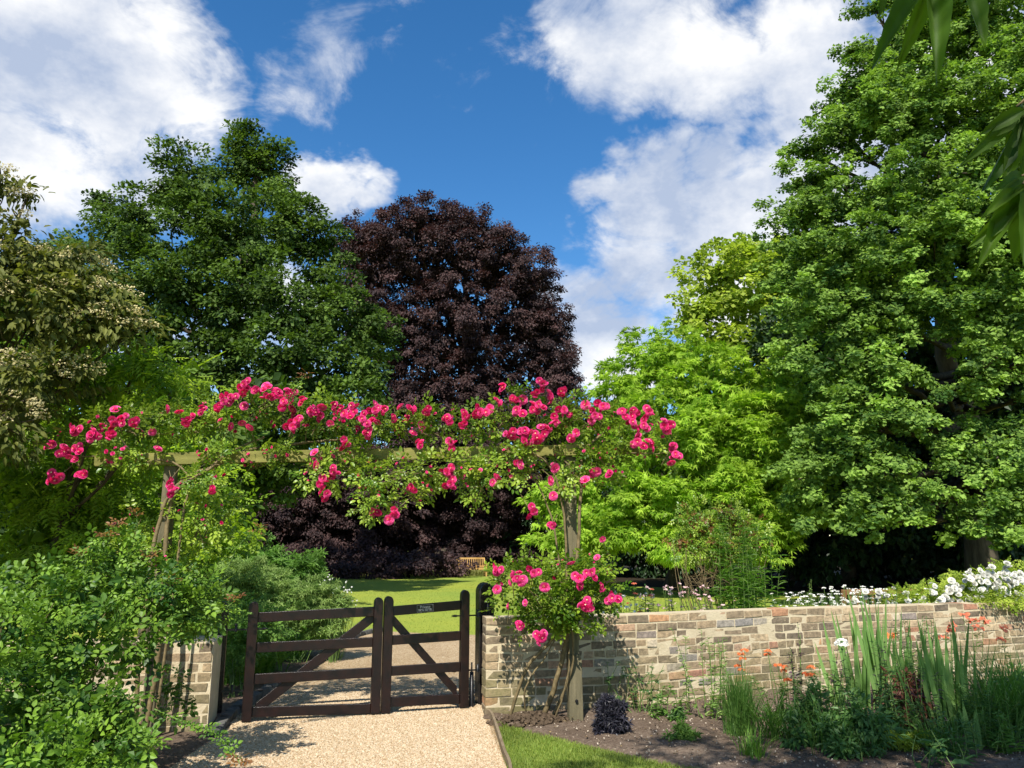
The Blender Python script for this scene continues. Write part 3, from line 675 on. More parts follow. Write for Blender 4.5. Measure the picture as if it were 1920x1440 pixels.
# ------------------------------------------------------------------ pergola
PL, PR = np.array([-3.03, 6.80]), np.array([.58, 7.47]); pe = (PR-PL)/np.linalg.norm(PR-PL); pn = np.array([pe[1], -pe[0]])
def beamY(px, off=0):
    u = (px-960)/FPX/.985; k = pe[1]/pe[0]; return (PL[1]-k*PL[0])/(1-k*u) + off
def bz(px, py): return at(px, py, beamY(px))[2]
zl, zr = bz(300, 860), bz(1060, 844)
perg = empty('rose_pergola', (PL[0], PL[1], 0), 'weathered green-tinted timber pergola beam on two posts spanning the gateway', 'pergola')
mb = MB(); s0 = at(178, 866, beamY(178))[:2]; s1 = at(1195, 842, beamY(1195))[:2]
fz = lambda x: zl + (zr-zl)*(x-PL[0])/(PR[0]-PL[0])
mb.bar((*s0, fz(s0[0])), (*s1, fz(s1[0])), .05, .105); beam = mb.build('beam', M['timber'], perg, bevel=.004)
for nm, P, off in (('post', PL, .07), ('post', PR, .07)):
    c = P - pn*off; mb = MB(); w = .05
    mb.box((*c, (fz(P[0])-.056)/2), (*(pe*w), 0), (*(pn*w), 0), (0, 0, (fz(P[0])-.056)/2)); mb.build(nm, M['post'], perg, bevel=.006)
c = gp(1079, 1356)[:2]; mb = MB(); hh = zat(1078, 1225, c)
mb.prism([(-.065, 0), (.065, 0), (.06, hh-.06), (.045, hh), (-.05, hh-.01), (-.06, hh-.05)], (*c, 0), (*pe, 0), (0, 0, 1), (*pn, 0), .09)
sp = mb.build('post_spur', M['post'], perg, bevel=.006)
mb = MB(); q_ = np.array([c[0], c[1], .2]) + np.array([*pn, 0])*.052; mb.tube([q_, q_-np.array([*pn, 0])*-.012], [.016, .014], 8); mb.build('bolt', M['iron'], perg)

# ------------------------------------------------------------------ climbing roses
def cluster_mesh(k, seed, R):
    rng = np.random.default_rng(seed); mb = MB(); P = []
    for i in range(k):
        a = 2.4*i; r = R*.62*math.sqrt(i/k)*1.25; P.append([r*math.cos(a), -R*.35*rng.random()-.01 + r*.25, r*math.sin(a)*.85])
    P = np.array(P) + rng.normal(0, R*.08, (k, 3)); nr = P*np.array([1, .2, 1])/R*1.1 + np.array([0, -1.0, .35]) + rng.normal(0, .22, (k, 3))
    br = rng.uniform(.026, .038, k); mb.inst(T_BLOOM, P, unit(rng, k), nr, br, br, rng.random(k), 0)
    mb.inst(T_DAISY, P + nr/np.linalg.norm(nr, axis=1)[:, None]*br[:, None]*.5, unit(rng, k), nr, br*.25, br*.25, rng.random(k), 1)
    me_o = mb.build('bloom_cluster', [M['pink'], M['eye']]); me = me_o.data; bpy.data.objects.remove(me_o); return me
CL = [cluster_mesh(k, 40+k+j, R) for j, (k, R) in enumerate(((1, .03), (3, .05), (4, .06), (5, .07), (7, .08), (8, .085)))]
def rose_thing(name, label, root_xy, clusters, lobes, canes, seed, dens=1.0, yoff=0):
    rng = np.random.default_rng(seed); rt = empty(name, (*root_xy, 0), label, 'climbing rose')
    mb = MB()
    for grp, dn in (([l for l in lobes if l[2] > 2.38], dens*.66), ([l for l in lobes if l[2] < 1.5], dens*.9), ([l for l in lobes if 1.5 <= l[2] <= 2.38], dens*.85)): crown(mb, grp, T_ROSE, .105, .105, .08, 6, seed, dens=dn, sq=.8, up=.5, droop=.15, interior=.3, back=.8, jit=.24, tint=(.15, 1), core=.15); mb.build('leaves', M['rose'], rt)
    mb = MB()
    for pts, r in canes:
        pts = smooth_poly(pts, 6); rad = np.linspace(r*1.3, r*.6, len(pts)); mb.tube(pts + np.cumsum(rng.normal(0, .004, pts.shape), 0), rad, 6)
    # fine twigs towards the flowers
    for (px, py, sz, Y) in clusters:
        p = at(px, py, Y); q = p + np.array([rng.normal(0, .06), .10, (.13 if 850 < py < 1000 else -.13)+rng.normal(0, .03)]) 
        mb.tube([p, (p+q)/2+rng.normal(0, .012, 3), q], [.002, .003, .004], 4, cap=False)
    for (cx, cy, cz, rx, ry, rz) in lobes:
        for _ in range(5):
            a = np.array([cx, cy, cz-rz*.8])+rng.normal(0, 1, 3)*[rx*.5, ry*.3, .02]; b = np.array([cx, cy, cz]) + unit(rng, 1)[0]*np.array([rx, ry, rz])
            mb.tube([a, (a+b)/2+rng.normal(0, .03, 3), b], [.005, .004, .002], 4, cap=False)
    mb.build('canes', M['cane'], rt)
    mb = MB()
    for (cx, cy, cz, rx, ry, rz) in lobes:
        if cz < 1.2: continue
        k = 7; u = unit(rng, k); u[:, 1] = -np.abs(u[:, 1]); P = np.array([cx, cy, cz]) + u*np.array([rx, ry, rz])*rng.uniform(.9, 1.25, k)[:, None]; r_ = rng.uniform(.007, .021, k)
        mb.inst(T_BLOOM, P, unit(rng, k), u+np.array([0, -.5, .5]), r_, r_, rng.random(k))
    tag(mb.build('buds', M['pink'], rt), kind='stuff')
    for i, (px, py, sz, Y) in enumerate(clusters):
        v = 0 if sz < 9 else 1 if sz < 13 else 2 if sz < 16 else 3 if sz < 19 else 4 if sz < 22 else 5
        o = bpy.data.objects.new('bloom_cluster', CL[v]); COL.objects.link(o); o.parent = rt; p = at(px, py, Y)
        s = sz/1440*Y/(.03, .052, .062, .072, .084, .092)[v]*1.08; o.location = tuple(p-np.array([*root_xy, 0])); o.scale = (s, s, s)
        o.rotation_euler = (rng.normal(.05, .3), rng.uniform(0, 6.28), rng.normal(0, .4))
left_c = [(97,835,13),(120,850,18),(100,895,19),(150,843,15),(142,862,10),(145,805,15),(176,815,17),(192,800,10),(208,816,13),(155,890,13),(212,792,14),(232,788,17),(250,793,13),(222,770,9),(318,905,10),(322,917,14),(398,920,10),(350,792,12),(362,782,10),(380,768,12),(290,810,7),(297,845,8),(310,768,8),(335,768,8),
 (410,765,12),(422,752,14),(436,745,14),(462,722,15),(455,735,12),(480,732,12),(500,735,20),(520,742,18),(545,737,17),(535,757,15),(548,800,15),(556,790,14),(552,775,10),(568,752,12),(590,772,15),(602,780,12),(628,760,11),(645,830,14),(640,768,12),(652,778,15),(665,765,14),(680,785,14),(692,797,15),(688,812,12),(703,770,14),(722,768,11),(590,850,8),(590,873,9),(627,885,14),(612,925,20),(605,902,14),(704,960,13),(738,960,14),(735,975,9),(738,786,10),(462,760,8),(470,800,8),(455,792,7),(415,790,6),(430,800,8),(550,700+65,9),(602,762,9),(620,795,7),(575,800,6),(672,805,10),(700,745+15,9),(756,765,8),(710,790,8)]
right_c = [(770,768,13),(800,772,12),(765,785,10),(790,800,9),(788,832,12),(775,815,8),(838,786,13),(847,832,14),(842,882,16),(846,906,15),(872,780,13),(890,775,13),(905,772,16),(868,797,11),(944,727,13),(932,755,12),(918,768,9),(1015,720,14),(1052,735,13),(1027,747,18),(1004,738,11),(985,752,9),(962,748,11),(975,772,16),(1000,768,18),(1010,762,14),(958,812,18),(986,812,17),(1004,822,18),(1022,808,18),(985,830,13),(1037,789,14),(1052,770,14),(1066,778,10),(1102,760,9),(1128,762,15),(1116,778,14),(1110,788,9),(1170,775,14),(1188,772,12),(1213,774,15),(1184,792,14),(1192,812,13),(1208,798,14),(1198,832,16),(1216,836,19),(1250,796,19),(1262,836,11),(1266,852,14),(1256,866,8),(1070,824,12),(1080,812,8),(772,915,12),(1110,885,10),(1144,890,12),(1100,900,9),(1120,885,9),(995,958,15),(970,868,10),(1035,880,9),(1030,902,9),(1040,930,8),(1036,985,10),(975,872,8),(935,892,9),(925,905,7),
 (971,1086,20),(1001,1072,14),(1085,1087,16),(1107,1076,14),(1127,1103,10),(1148,1122,15),(1098,1133,18),(1026,1101,9),(1012,1196,17),(976,1174,11),(934,1102,8),(936,1068,14),(1070,1050,8),(1120,1045,6),(1130,1012,6),(1103,1128,10),(985,1130,6),(956,1137,6)]
lc = [(x, y, s*.95, beamY(x, -.24 if y > 845 else -.26 if s > 10 else -.12)) for x, y, s in left_c]
rc = [(x, y, s*.95, beamY(x, -.46 if y > 1040 else -.24 if y > 845 else -.26 if s > 10 else -.12)) for x, y, s in right_c]
RL = lambda px, py, rx, rz, dy=.05: ell(px, py-(10 if py < 845 else 0), beamY(px, dy), rx, rz*(.82 if py < 845 else .9), .18)
left_l = [RL(150,830,45,18), RL(220,808,60,24), RL(300,805,60,28), RL(370,795,55,32), RL(430,785,55,42), RL(490,770,50,40), RL(545,785,45,42), RL(610,795,50,34), RL(670,800,50,38), RL(725,800,45,36),
          RL(600,885,28,30,-.1), RL(690,895,40,28,-.1), RL(700,935,32,32,-.1), RL(650,868,50,14,.05), RL(480,862,30,14,.1), RL(380,895,40,20,-.02), RL(368,985,30,50,.06), RL(410,960,24,40,.1), RL(255,1000,34,44,.2), RL(255,862,60,12,0), RL(345,1050,50,40,0), RL(235,852,34,12,-.1), RL(405,852,26,12,-.1), RL(520,850,24,11,-.1), RL(650,850,26,12,-.1)]
right_l = [RL(780,805,45,34), RL(830,812,45,30), RL(885,805,45,34), RL(945,790,45,46), RL(1005,790,50,50), RL(1060,800,45,46), RL(1110,800,40,42), RL(1160,830,45,46), RL(1215,835,38,42), RL(1250,850,20,24),
           RL(760,885,50,24,-.1), RL(840,875,45,30,-.1), RL(910,885,45,28,-.08), RL(985,875,45,22,0), RL(1080,860,50,24,0), RL(1130,880,40,26,0), RL(890,905,26,36,-.1), RL(780,920,30,24,0), RL(975,850,30,14,-.1), RL(1120,852,40,14,-.1), RL(1065,900,34,20,-.1), RL(1070,1070,36,26,-.1),
           ell(1000,1105,7.38,55,44,.25), ell(1060,1115,7.43,60,50,.25), ell(1100,1075,7.43,40,36,.2), ell(1085,1150,7.43,42,30,.2), ell(1020,1150,7.38,40,26,.2), ell(985,1165,7.28,20,16,.15), ell(955,1080,7.38,26,22,.15), ell(1135,1110,7.38,26,20,.15)]
b3 = lambda px, py, Y: at(px, py, Y)
canL = [([(PL[0]+.02, 6.73, 0), (PL[0]+.10, 6.70, .8), b3(318, 960, 6.76), b3(345, 900, 6.78), b3(400, 872, 6.83), b3(480, 838, 7.03), b3(580, 828, 7.08), b3(700, 822, 7.18)], .018),
        ([(PL[0]-.04, 6.71, 0), (PL[0]-.03, 6.68, .9), b3(305, 970, 6.73), b3(345, 915, 6.73), b3(400, 878, 6.78), b3(440, 850, 6.88), b3(500, 825, 7.08)], .016),
        ([(PL[0]+.12, 6.70, 0), (PL[0]+.14, 6.68, .9), b3(335, 960, 6.73), b3(345, 900, 6.70), b3(310, 862, 6.73), b3(240, 850, 6.73), b3(150, 850, 6.68)], .010),
        ([b3(560, 865, 7.03), b3(640, 866, 7.08), b3(740, 868, 7.13), b3(800, 862, 7.18)], .006),
        ([b3(600, 850, 7.00), b3(600, 880, 6.98), b3(608, 915, 6.96)], .005), ([b3(690, 860, 7.08), b3(696, 900, 7.03), b3(706, 950, 7.00)], .005)]
canR = [([gp(955, 1352), b3(985, 1260, 7.48), b3(1045, 1190, 7.43), b3(1062, 1120, 7.40), b3(1058, 1000, 7.38), b3(1050, 930, 7.38), b3(1030, 880, 7.38), b3(980, 850, 7.36)], .013),
        ([gp(1015, 1350), b3(1035, 1290, 7.53), b3(1050, 1230, 7.48), b3(1066, 1150, 7.43), b3(1075, 1030, 7.40), b3(1078, 920, 7.38), b3(1085, 850, 7.43), b3(1120, 815, 7.48)], .020),
        ([gp(1030, 1352), b3(1070, 1270, 7.43), b3(1078, 1200, 7.38), b3(1072, 1120, 7.38), b3(1055, 1050, 7.38), b3(1040, 960, 7.38), b3(1010, 890, 7.38), b3(960, 855, 7.36), b3(860, 850, 7.28)], .010),
        ([gp(990, 1352), b3(985, 1290, 7.43), b3(1020, 1230, 7.43), b3(1050, 1180, 7.43)], .008), ([gp(1040, 1354), b3(1062, 1290, 7.41), b3(1070, 1220, 7.38)], .008),
        ([b3(1062, 1130, 7.38), b3(1010, 1120, 7.28), b3(960, 1085, 7.23)], .005), ([b3(1066, 1150, 7.38), b3(1110, 1130, 7.28), b3(1145, 1125, 7.23)], .005), ([b3(1040, 1180, 7.38), b3(1020, 1190, 7.23)], .004),
        ([b3(1150, 850, 7.48), b3(1220, 850, 7.48), b3(1260, 845, 7.48)], .005), ([b3(845, 850, 7.18), b3(842, 880, 7.13)], .004)]
rose_thing('climbing_rose', 'crimson-pink climbing rose on the left post, spreading over the left half of the beam', (PL[0], 6.15), lc, left_l, canL, 51)
rose_thing('climbing_rose', 'crimson-pink climbing rose rooted at the wall, climbing the right post and beam end', (gp(1015, 1350)[0], gp(1015, 1350)[1]), rc, right_l, canR, 52)
# mound of dug dark soil at the rose's foot
rng = np.random.default_rng(60); mb = MB(); n = 420; P = np.c_[rng.normal(gp(1000, 1358)[0], .17, n), rng.normal(gp(1000, 1358)[1], .09, n)]; rr2 = np.hypot((P[:, 0]-gp(1000, 1358)[0])/.3, (P[:, 1]-gp(1000, 1358)[1])/.18)
mb.inst(T_STONE, np.c_[P, np.maximum(.02, .085-.05*rr2)], unit(rng, n), unit(rng, n), rng.uniform(.025, .06, n), rng.uniform(.025, .06, n), .5)
tag(mb.build('soil_clods', M['clod']), 'heap of dark crumbly soil clods at the foot of the right climbing rose', 'soil heap', kind='stuff')

# ------------------------------------------------------------------ benches
def bench(name, label, c, yaw, W, mat, slats):
    rt = empty(name, (*c, 0), label, 'bench'); rt.rotation_euler = (0, 0, yaw)
    def put(nm, items):
        mb = MB()
        for a, b, w, h in items: mb.bar(a, b, w, h, up=(0, 0, 1) if abs(b[2]-a[2]) < .3 else (0, 1, 0))
        o = mb.build(nm, M[mat], bevel=.004); o.parent = rt; return o
    h = W/2
    for sx in (-1, 1):
        x = sx*(h-.035); put('leg', [((x, -.26, 0), (x, -.26, .63), .065, .065)]); put('leg', [((x, .22, 0), (x, .22, .45), .065, .06), ((x, .22, .44), (x, .30, .93), .065, .055)])
        put('armrest', [((x, -.32, .65), (x, .25, .65), .075, .035)]); put('side_rail', [((x, -.23, .38), (x, .19, .38), .035, .07), ((x, -.23, .12), (x, .19, .12), .03, .05)])
    put('seat', [((-h+.07, y, .43), (h-.07, y, .43), .075, .022) for y in np.linspace(-.24, .16, 5)] + [((-h+.07, -.27, .38), (h-.07, -.27, .38), .03, .07)])
    put('backrest', [((-h+.07, .295, .90), (h-.07, .295, .90), .035, .08), ((-h+.07, .235, .50), (h-.07, .235, .50), .03, .06)] +
        [((x, .245, .52), (x, .29, .87), .035, .018) for x in np.linspace(-h+.14, h-.14, slats)])
bc = gp(884, 1081)[:2]
bench('park_bench', 'golden teak bench with slatted back at the far edge of the lawn', bc, math.radians(14), 1.5, 'teak', 12)
b2c = at(1665, 1110, 12.3)
bench('park_bench', 'brown wooden bench seen just above the wall behind white flowers', b2c[:2], math.radians(184), 1.78, 'oldwood', 14)

# ------------------------------------------------------------------ background trees
E = ell
oak_l = [E(460,300,29,48,58), E(350,345,28,62,62), E(505,330,29,40,66), E(255,420,28,72,56), E(430,440,26,105,80), E(548,430,28,55,70), E(612,480,28,45,60), E(330,540,25,115,80), E(225,540,27,60,75), E(480,560,25,100,80),
         E(620,590,26,75,70), E(690,640,27,52,52), E(380,670,25,95,66), E(545,690,24.5,95,76), E(655,700,25.5,62,58), E(450,790,25,110,70), E(590,790,24.5,100,70), E(150,470,30,50,36), E(110,540,29,65,60), E(270,640,28,60,50), E(500,890,26,90,56), E(430,930,27,60,60), E(185,380,30,20,22)]
tree('oak_tree', 'tall dark green oak tree left of the copper beech with small sky gaps', (-11.2, 28.5, 0), (-10.2, 28.8, 17.5), oak_l, .48, 101, 'oak', T_OAK, .13, .105, .46, 120, dens=1.3, sq=.65, jit=.17, core=1.5, interior=.25, clumptint=.22, back=.35)
beech_l = [E(700,450,46,60,50), E(760,450,45,65,55), E(870,430,46,45,42), E(820,500,46.5,110,80), E(910,450,45,60,40), E(800,420,46,70,36), E(985,530,46.5,50,60), E(690,590,46.5,60,70), E(1020,640,46.5,45,60), E(950,490,45,65,42), E(700,530,45,60,80), E(890,600,46.5,130,85), E(990,590,46.5,52,66), E(780,640,46.5,100,90), E(1010,690,46.5,50,76), E(930,730,46.5,105,90),
           E(820,750,46.5,110,90), E(1040,765,44.5,50,50), E(1062,700,44.5,24,40), E(1070,820,44.5,36,44), E(1035,620,45,36,50), E(660,480,47,36,60), E(740,760,46.5,50,60), E(900,850,46.5,140,70), E(770,870,46.5,100,66), E(1030,840,46.5,45,50),
           E(450,1010,44.6,75,66), E(540,990,44.6,85,90), E(630,990,44.6,80,86), E(720,970,44.6,80,100), E(800,1000,47.5,80,80), E(880,980,47.5,75,90), E(955,985,47.5,60,80), E(1000,940,47.5,50,70), E(480,1055,44.6,90,34), E(660,1050,44.6,90,34), E(850,1045,47.5,80,34), E(980,1050,47.5,40,30), E(560,930,44.6,90,60), E(680,900,44.6,80,60), E(560,1060,39.4,120,24), E(760,1060,39.4,100,24), E(930,1055,47.5,70,28)]
tree('copper_beech_tree', 'big copper beech with purple-black leaves reaching down behind the teak bench', (-3.2, 49, 0), (-3.0, 48, 19.5), beech_l, .7, 103, 'beech', T_TRI, .15, .10, .62, 170, dens=1.35, sq=.6, core=1.5, spray=.9, jit=.12, interior=.2, droop=.8, clumptint=.2, back=.3, r_end=.05)
EL = lambda px, py, Y, rx, rz: ell(px, py, Y*1.36, rx, rz)
EG = lambda px, py, Y, rx, rz: ell(px, py, Y*1.5, rx, rz)
EK = lambda px, py, Y, rx, rz: ell(px, py, Y*1.3, rx, rz)
lime_l = [EL(1345,520,26,66,50), EL(1425,550,25,105,80), EL(1300,590,25,45,44), EL(1490,510,26,70,55), EL(1510,640,24,100,90), EL(1440,690,24,90,60), EL(1340,650,24.5,60,46), EL(1580,560,26,90,100), EL(1390,480,27,40,26)]
tree('lime_tree', 'yellow-green rounded tree rising behind the star-leaved tree', (12.5, 35.4, 0), (12.5, 35.4, 14), lime_l, .34, 105, 'lime', T_OAK, .20, .19, .5, 62, dens=1.1, sq=.55, up=.7, interior=.2, clumptint=.22, back=.35)
gum_l = [EG(1255,680,18.6,95,62), EG(1180,740,18,66,62), EG(1335,745,17.6,105,85), EG(1125,820,18.2,50,64), EG(1250,825,17,110,80), EG(1400,855,16.6,100,100), EG(1095,920,17.4,64,60), EG(1215,930,16.6,110,66), EG(1370,960,16.4,105,76), EG(1048,950,17.6,44,40),
         EG(1130,995,16.6,85,34), EG(1290,1020,16.2,90,34), EG(1430,1010,16.2,66,40), EG(1485,770,17.5,75,110), EG(1500,930,17,60,70), EG(1075,1020,17.2,60,22)]
tree('sweetgum_tree', 'bright green star-leaved tree sweeping low to the lawn right of the pergola post', (5.6, 28.2, 0), (5.6, 28.4, 8.7), gum_l, .2, 107, 'gum', T_STAR, .20, .20, .40, 36, dens=1.3, core=1.5, sq=.5, up=.7, jit=.13, interior=.25, droop=.5, clumptint=.2, back=.35, r_end=.02)
gk = [EK(1620,95,17.5,34,14), EK(1650,170,17,75,24), EK(1705,80,17,75,80), EK(1850,60,17,120,90), EK(1640,230,16.8,60,30), EK(1520,285,17,42,18), EK(1545,335,17,64,20), EK(1760,225,16,105,80), EK(1900,240,15.5,105,100), EK(1570,385,16.6,80,34), EK(1690,350,15.8,100,60),
      EK(1590,180,17,30,9), EK(1600,95,17,22,8), EK(1500,350,17,28,9), EK(1640,15,17.2,30,14),
      EK(1510,450,17,60,38), EK(1620,480,15.6,110,66), EK(1780,440,15,110,84), EK(1910,470,15,90,100), EK(1560,570,15.6,80,80), EK(1690,580,15.4,100,60), EK(1840,590,15.2,100,60), EK(1580,680,15.4,90,60), EK(1600,790,15.2,90,60), EK(1550,870,15,76,56), EK(1540,955,15.2,60,34), EK(1640,930,15,60,30), EK(2020,300,16,110,200), EK(1800,-60,17,150,90), EK(1480,520,17,50,40)]
rk = np.random.default_rng(77)
for _ in range(36):
    gk.append(EK(rk.uniform(1600, 1960), 640+340*rk.random()**.9, rk.uniform(14.2, 15.6), rk.uniform(18, 44), rk.uniform(12, 26)))
gk += [EK(1640,160,16.6,60,44), EK(1575,250,16.6,60,34), EK(1500,400,16.4,50,34), EK(1700,200,15.8,80,60), EK(1830,330,15,80,70), EK(1950,120,15.5,90,90), EK(1870, 965, 14.5, 60, 30), EK(1800, 985, 14.6, 44, 16), EK(1915, 1000, 14.3, 44, 22)]
tree('ginkgo_tree', 'very tall ginkgo with clustered fan leaves filling the right side', (14.6, 24.5, 0), (13.5, 23.0, 20), gk, .42, 109, 'ginkgo', T_FAN, .088, .105, .32, 95, dens=1.15, sq=.6, spray=1.3, up=.5, jit=.20, core=2.2, interior=.22, droop=.6, clumptint=.26, back=.3, r_end=.035, frac=.8)
# dark wood behind
def hedge_l(pts, r, h, n, seed):
    rng = np.random.default_rng(seed); out = []; pts = np.array(pts, float); cs = np.r_[0, np.cumsum(np.linalg.norm(np.diff(pts, axis=0), axis=1))]
    for i in range(n):
        t = (i+.5)/n*cs[-1]; x, y = np.interp(t, cs, pts[:, 0]), np.interp(t, cs, pts[:, 1])
        out.append((x+rng.normal(0, .3), y+rng.normal(0, .3), h*.5+rng.normal(0, .1)*h, r*rng.uniform(.9, 1.2), r*.7, h*.55*rng.uniform(.9, 1.1)))
    return out
k = 0
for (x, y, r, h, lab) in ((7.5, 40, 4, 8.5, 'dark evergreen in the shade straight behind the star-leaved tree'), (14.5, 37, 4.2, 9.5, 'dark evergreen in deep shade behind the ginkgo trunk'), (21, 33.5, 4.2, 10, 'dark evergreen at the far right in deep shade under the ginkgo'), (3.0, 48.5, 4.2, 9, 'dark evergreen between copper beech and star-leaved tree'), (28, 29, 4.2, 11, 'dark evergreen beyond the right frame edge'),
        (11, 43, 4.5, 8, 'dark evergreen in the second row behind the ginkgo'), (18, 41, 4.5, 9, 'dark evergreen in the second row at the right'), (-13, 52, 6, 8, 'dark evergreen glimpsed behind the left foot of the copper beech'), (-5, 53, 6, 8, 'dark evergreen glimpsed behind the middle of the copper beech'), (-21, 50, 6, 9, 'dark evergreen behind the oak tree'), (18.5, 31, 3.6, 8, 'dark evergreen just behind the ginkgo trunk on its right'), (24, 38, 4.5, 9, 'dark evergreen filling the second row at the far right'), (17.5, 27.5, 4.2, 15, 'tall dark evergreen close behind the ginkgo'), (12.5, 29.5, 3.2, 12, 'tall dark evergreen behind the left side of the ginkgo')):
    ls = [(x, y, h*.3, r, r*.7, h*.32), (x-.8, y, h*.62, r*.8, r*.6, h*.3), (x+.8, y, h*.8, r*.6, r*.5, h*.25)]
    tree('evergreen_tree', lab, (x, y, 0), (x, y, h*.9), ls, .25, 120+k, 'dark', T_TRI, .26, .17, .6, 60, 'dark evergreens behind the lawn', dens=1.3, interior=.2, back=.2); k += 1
for (x, y, r, h, lab) in ((-22, 33, 4.5, 13, 'dark green tree far left, mostly behind the cream-flowered shrub'), (-8.5, 17.5, 2.2, 5.6, 'dark green tree in the gap behind the left pergola post'), (-17, 24, 4, 9, 'dark green tree behind the pinnate-leaved shrub')):
    ls = [(x, y, h*.3, r, r*.7, h*.32), (x-.8, y, h*.62, r*.8, r*.6, h*.3), (x+1, y, h*.8, r*.6, r*.5, h*.22)]
    tree('broadleaf_tree', lab, (x, y, 0), (x, y, h*.9), ls, .25, 130+k, 'oak', T_OAK, .22, .17, .55, 55, 'dark trees behind the left shrubs', dens=1.2, interior=.2, back=.2); k += 1

# ------------------------------------------------------------------ left side shrubs
wl = [E(255,690,7.5,78,46), E(320,745,7.4,58,38), E(190,730,7.6,90,70), E(90,690,9.4,80,60), E(130,830,9.2,120,80), E(250,820,8.9,90,60), E(60,930,9.0,100,90), E(200,940,9.2,110,80), E(70,1030,8.8,100,80), E(210,1040,8.9,110,60), E(20,800,9.2,80,90)]
tree('pinnate_leaved_shrub', 'vivid green shrub of long divided leaves behind the left end of the pergola', (-5.2, 8.8, 0), (-4.9, 8.7, 3.2), wl, .09, 141, 'wist', T_PINN, .26, .26, .26, 15, cat='shrub', dens=1.35, sq=.5, up=.55, droop=1.0, interior=.35, clumptint=.2, back=.4, r_end=.012)
tree('laurel_shrub', 'dark glossy shrub in the gap behind the left pergola post', (-6.4, 14, 0), (-6.4, 14, 2.6), [E(330,890,14,90,70), E(400,950,13.8,60,70), E(320,1000,14,90,80), E(410,1040,13.6,60,40), E(260,830,14.2,80,60)], .09, 143, 'wist', T_ROSE, .24, .24, .3, 14, cat='shrub', dens=1.3, sq=.6, interior=.3, back=.4, r_end=.012)
cl_ = [E(20,440,6.9,52,46), E(100,510,6.9,100,40), E(170,560,6.8,80,32), E(60,600,6.7,110,70), E(170,620,6.8,80,36), E(215,590,6.8,45,18), E(40,720,6.4,80,60), E(10,800,6.2,60,70), E(0,340,7.0,30,34), E(255,612,6.9,30,10), E(50,370,7.0,28,9), E(110,700,6.8,70,40), (-5.9, 6.6, 4.0, 1.1, .9, .7), (-6.6, 6.0, 3.4, 1.1, .9, .9), (-5.6, 6.0, 3.1, .8, .8, .6), (-7.2, 7.2, 4.4, 1.2, 1, .9), (-5.1, 6.6, 3.9, .7, .7, .5), (-5.4, 7.3, 2.9, .9, .7, .6), (-6.4, 7.2, 2.4, 1, .8, .7)]  # last lobes are added occluders, mostly out of view, shading the shrub behind
cs_ = tree('cream_flowered_shrub', 'tall olive-leaved shrub with cream flower sprays at the upper left edge', (-5.4, 6.9, 0), (-5.0, 6.9, 4.6), cl_, .08, 151, 'cream', T_LEAF, .075, .036, .15, 22, cat='shrub', dens=1.2, sq=.55, up=.5, droop=.7, interior=.3, clumptint=.2, back=.5, r_end=.01)
rng = np.random.default_rng(152); mb = MB()
for (cx, cy, cz, rx, ry, rz) in cl_:
    n = int(20*rx/.3)+5; u = unit(rng, n); u[:, 2] = np.abs(u[:, 2])*.9+.05; u = u[u[:, 1] < .4]; P = np.array([cx, cy, cz])+u*np.array([rx, ry, rz])*1.08; n = len(P)
    idx = np.repeat(np.arange(n), 26); off = unit(rng, len(idx))*np.array([.06, .06, .03]); mb.inst(T_DAISY, P[idx]+off, unit(rng, len(idx)), off*8+np.array([0, -.3, 1]), .011, .011, rng.random(len(idx)))
mb.build('flower_sprays', M['creamfl'], cs_)

bl = [E(120,1130,5.2,85,44), E(230,1100,5.4,80,50), E(330,1130,5.6,85,60), E(60,1210,4.8,80,66), E(180,1210,4.9,95,66), E(262,1215,5.2,52,58), E(385,1130,5.8,38,46), E(40,1330,4.6,80,76), E(160,1330,4.7,90,76), E(225,1330,4.7,40,60), E(50,1440,4.3,90,60), E(180,1430,4.4,90,60), E(262,1425,4.3,38,36), E(215,1050,5.5,50,30), E(355,1085,5.8,46,26), E(-40,1250,4.3,60,120), E(372,1160,5.7,26,18), E(-30,1420,4.2,70,90), E(100,1380,4.9,120,90), E(90,1250,5.6,110,80), E(190,1390,4.9,60,60), E(338,1195,6.3,30,24), E(335,1290,6.2,16,30), E(372,1120,6.2,40,30), E(-20,1180,5.4,80,90), E(10,1120,5.6,60,60)]
bb = empty('rose_bush', (-3.0, 4.6, 0), 'big glossy green rose bush in front of the short wall, lower left', 'shrub')
mb = MB(); crown(mb, bl, T_ROSE, .11, .11, .13, 11, 161, dens=1.0, sq=.6, up=.6, droop=.1, interior=.45, back=.8, jit=.24, clumptint=.2); mb.build('leaves', M['bush'], bb)
mb = MB(); rng = np.random.default_rng(162)
for (cx, cy, cz, rx, ry, rz) in bl:
    for _ in range(2 if cx < -2.75 else 0):
        a = np.array([min(cx, -2.2)+rng.uniform(-.3, .15), cy+rng.normal(0, .15), 0]); b = np.array([cx, cy, cz])+unit(rng, 1)[0]*np.array([rx, ry, rz]); mdl = (a+b)/2; mdl[2] += .25
        mb.tube(smooth_poly([a, mdl, b], 4), np.linspace(.009, .003, 9), 5, cap=False)
mb.build('canes', M['cane'], bb)
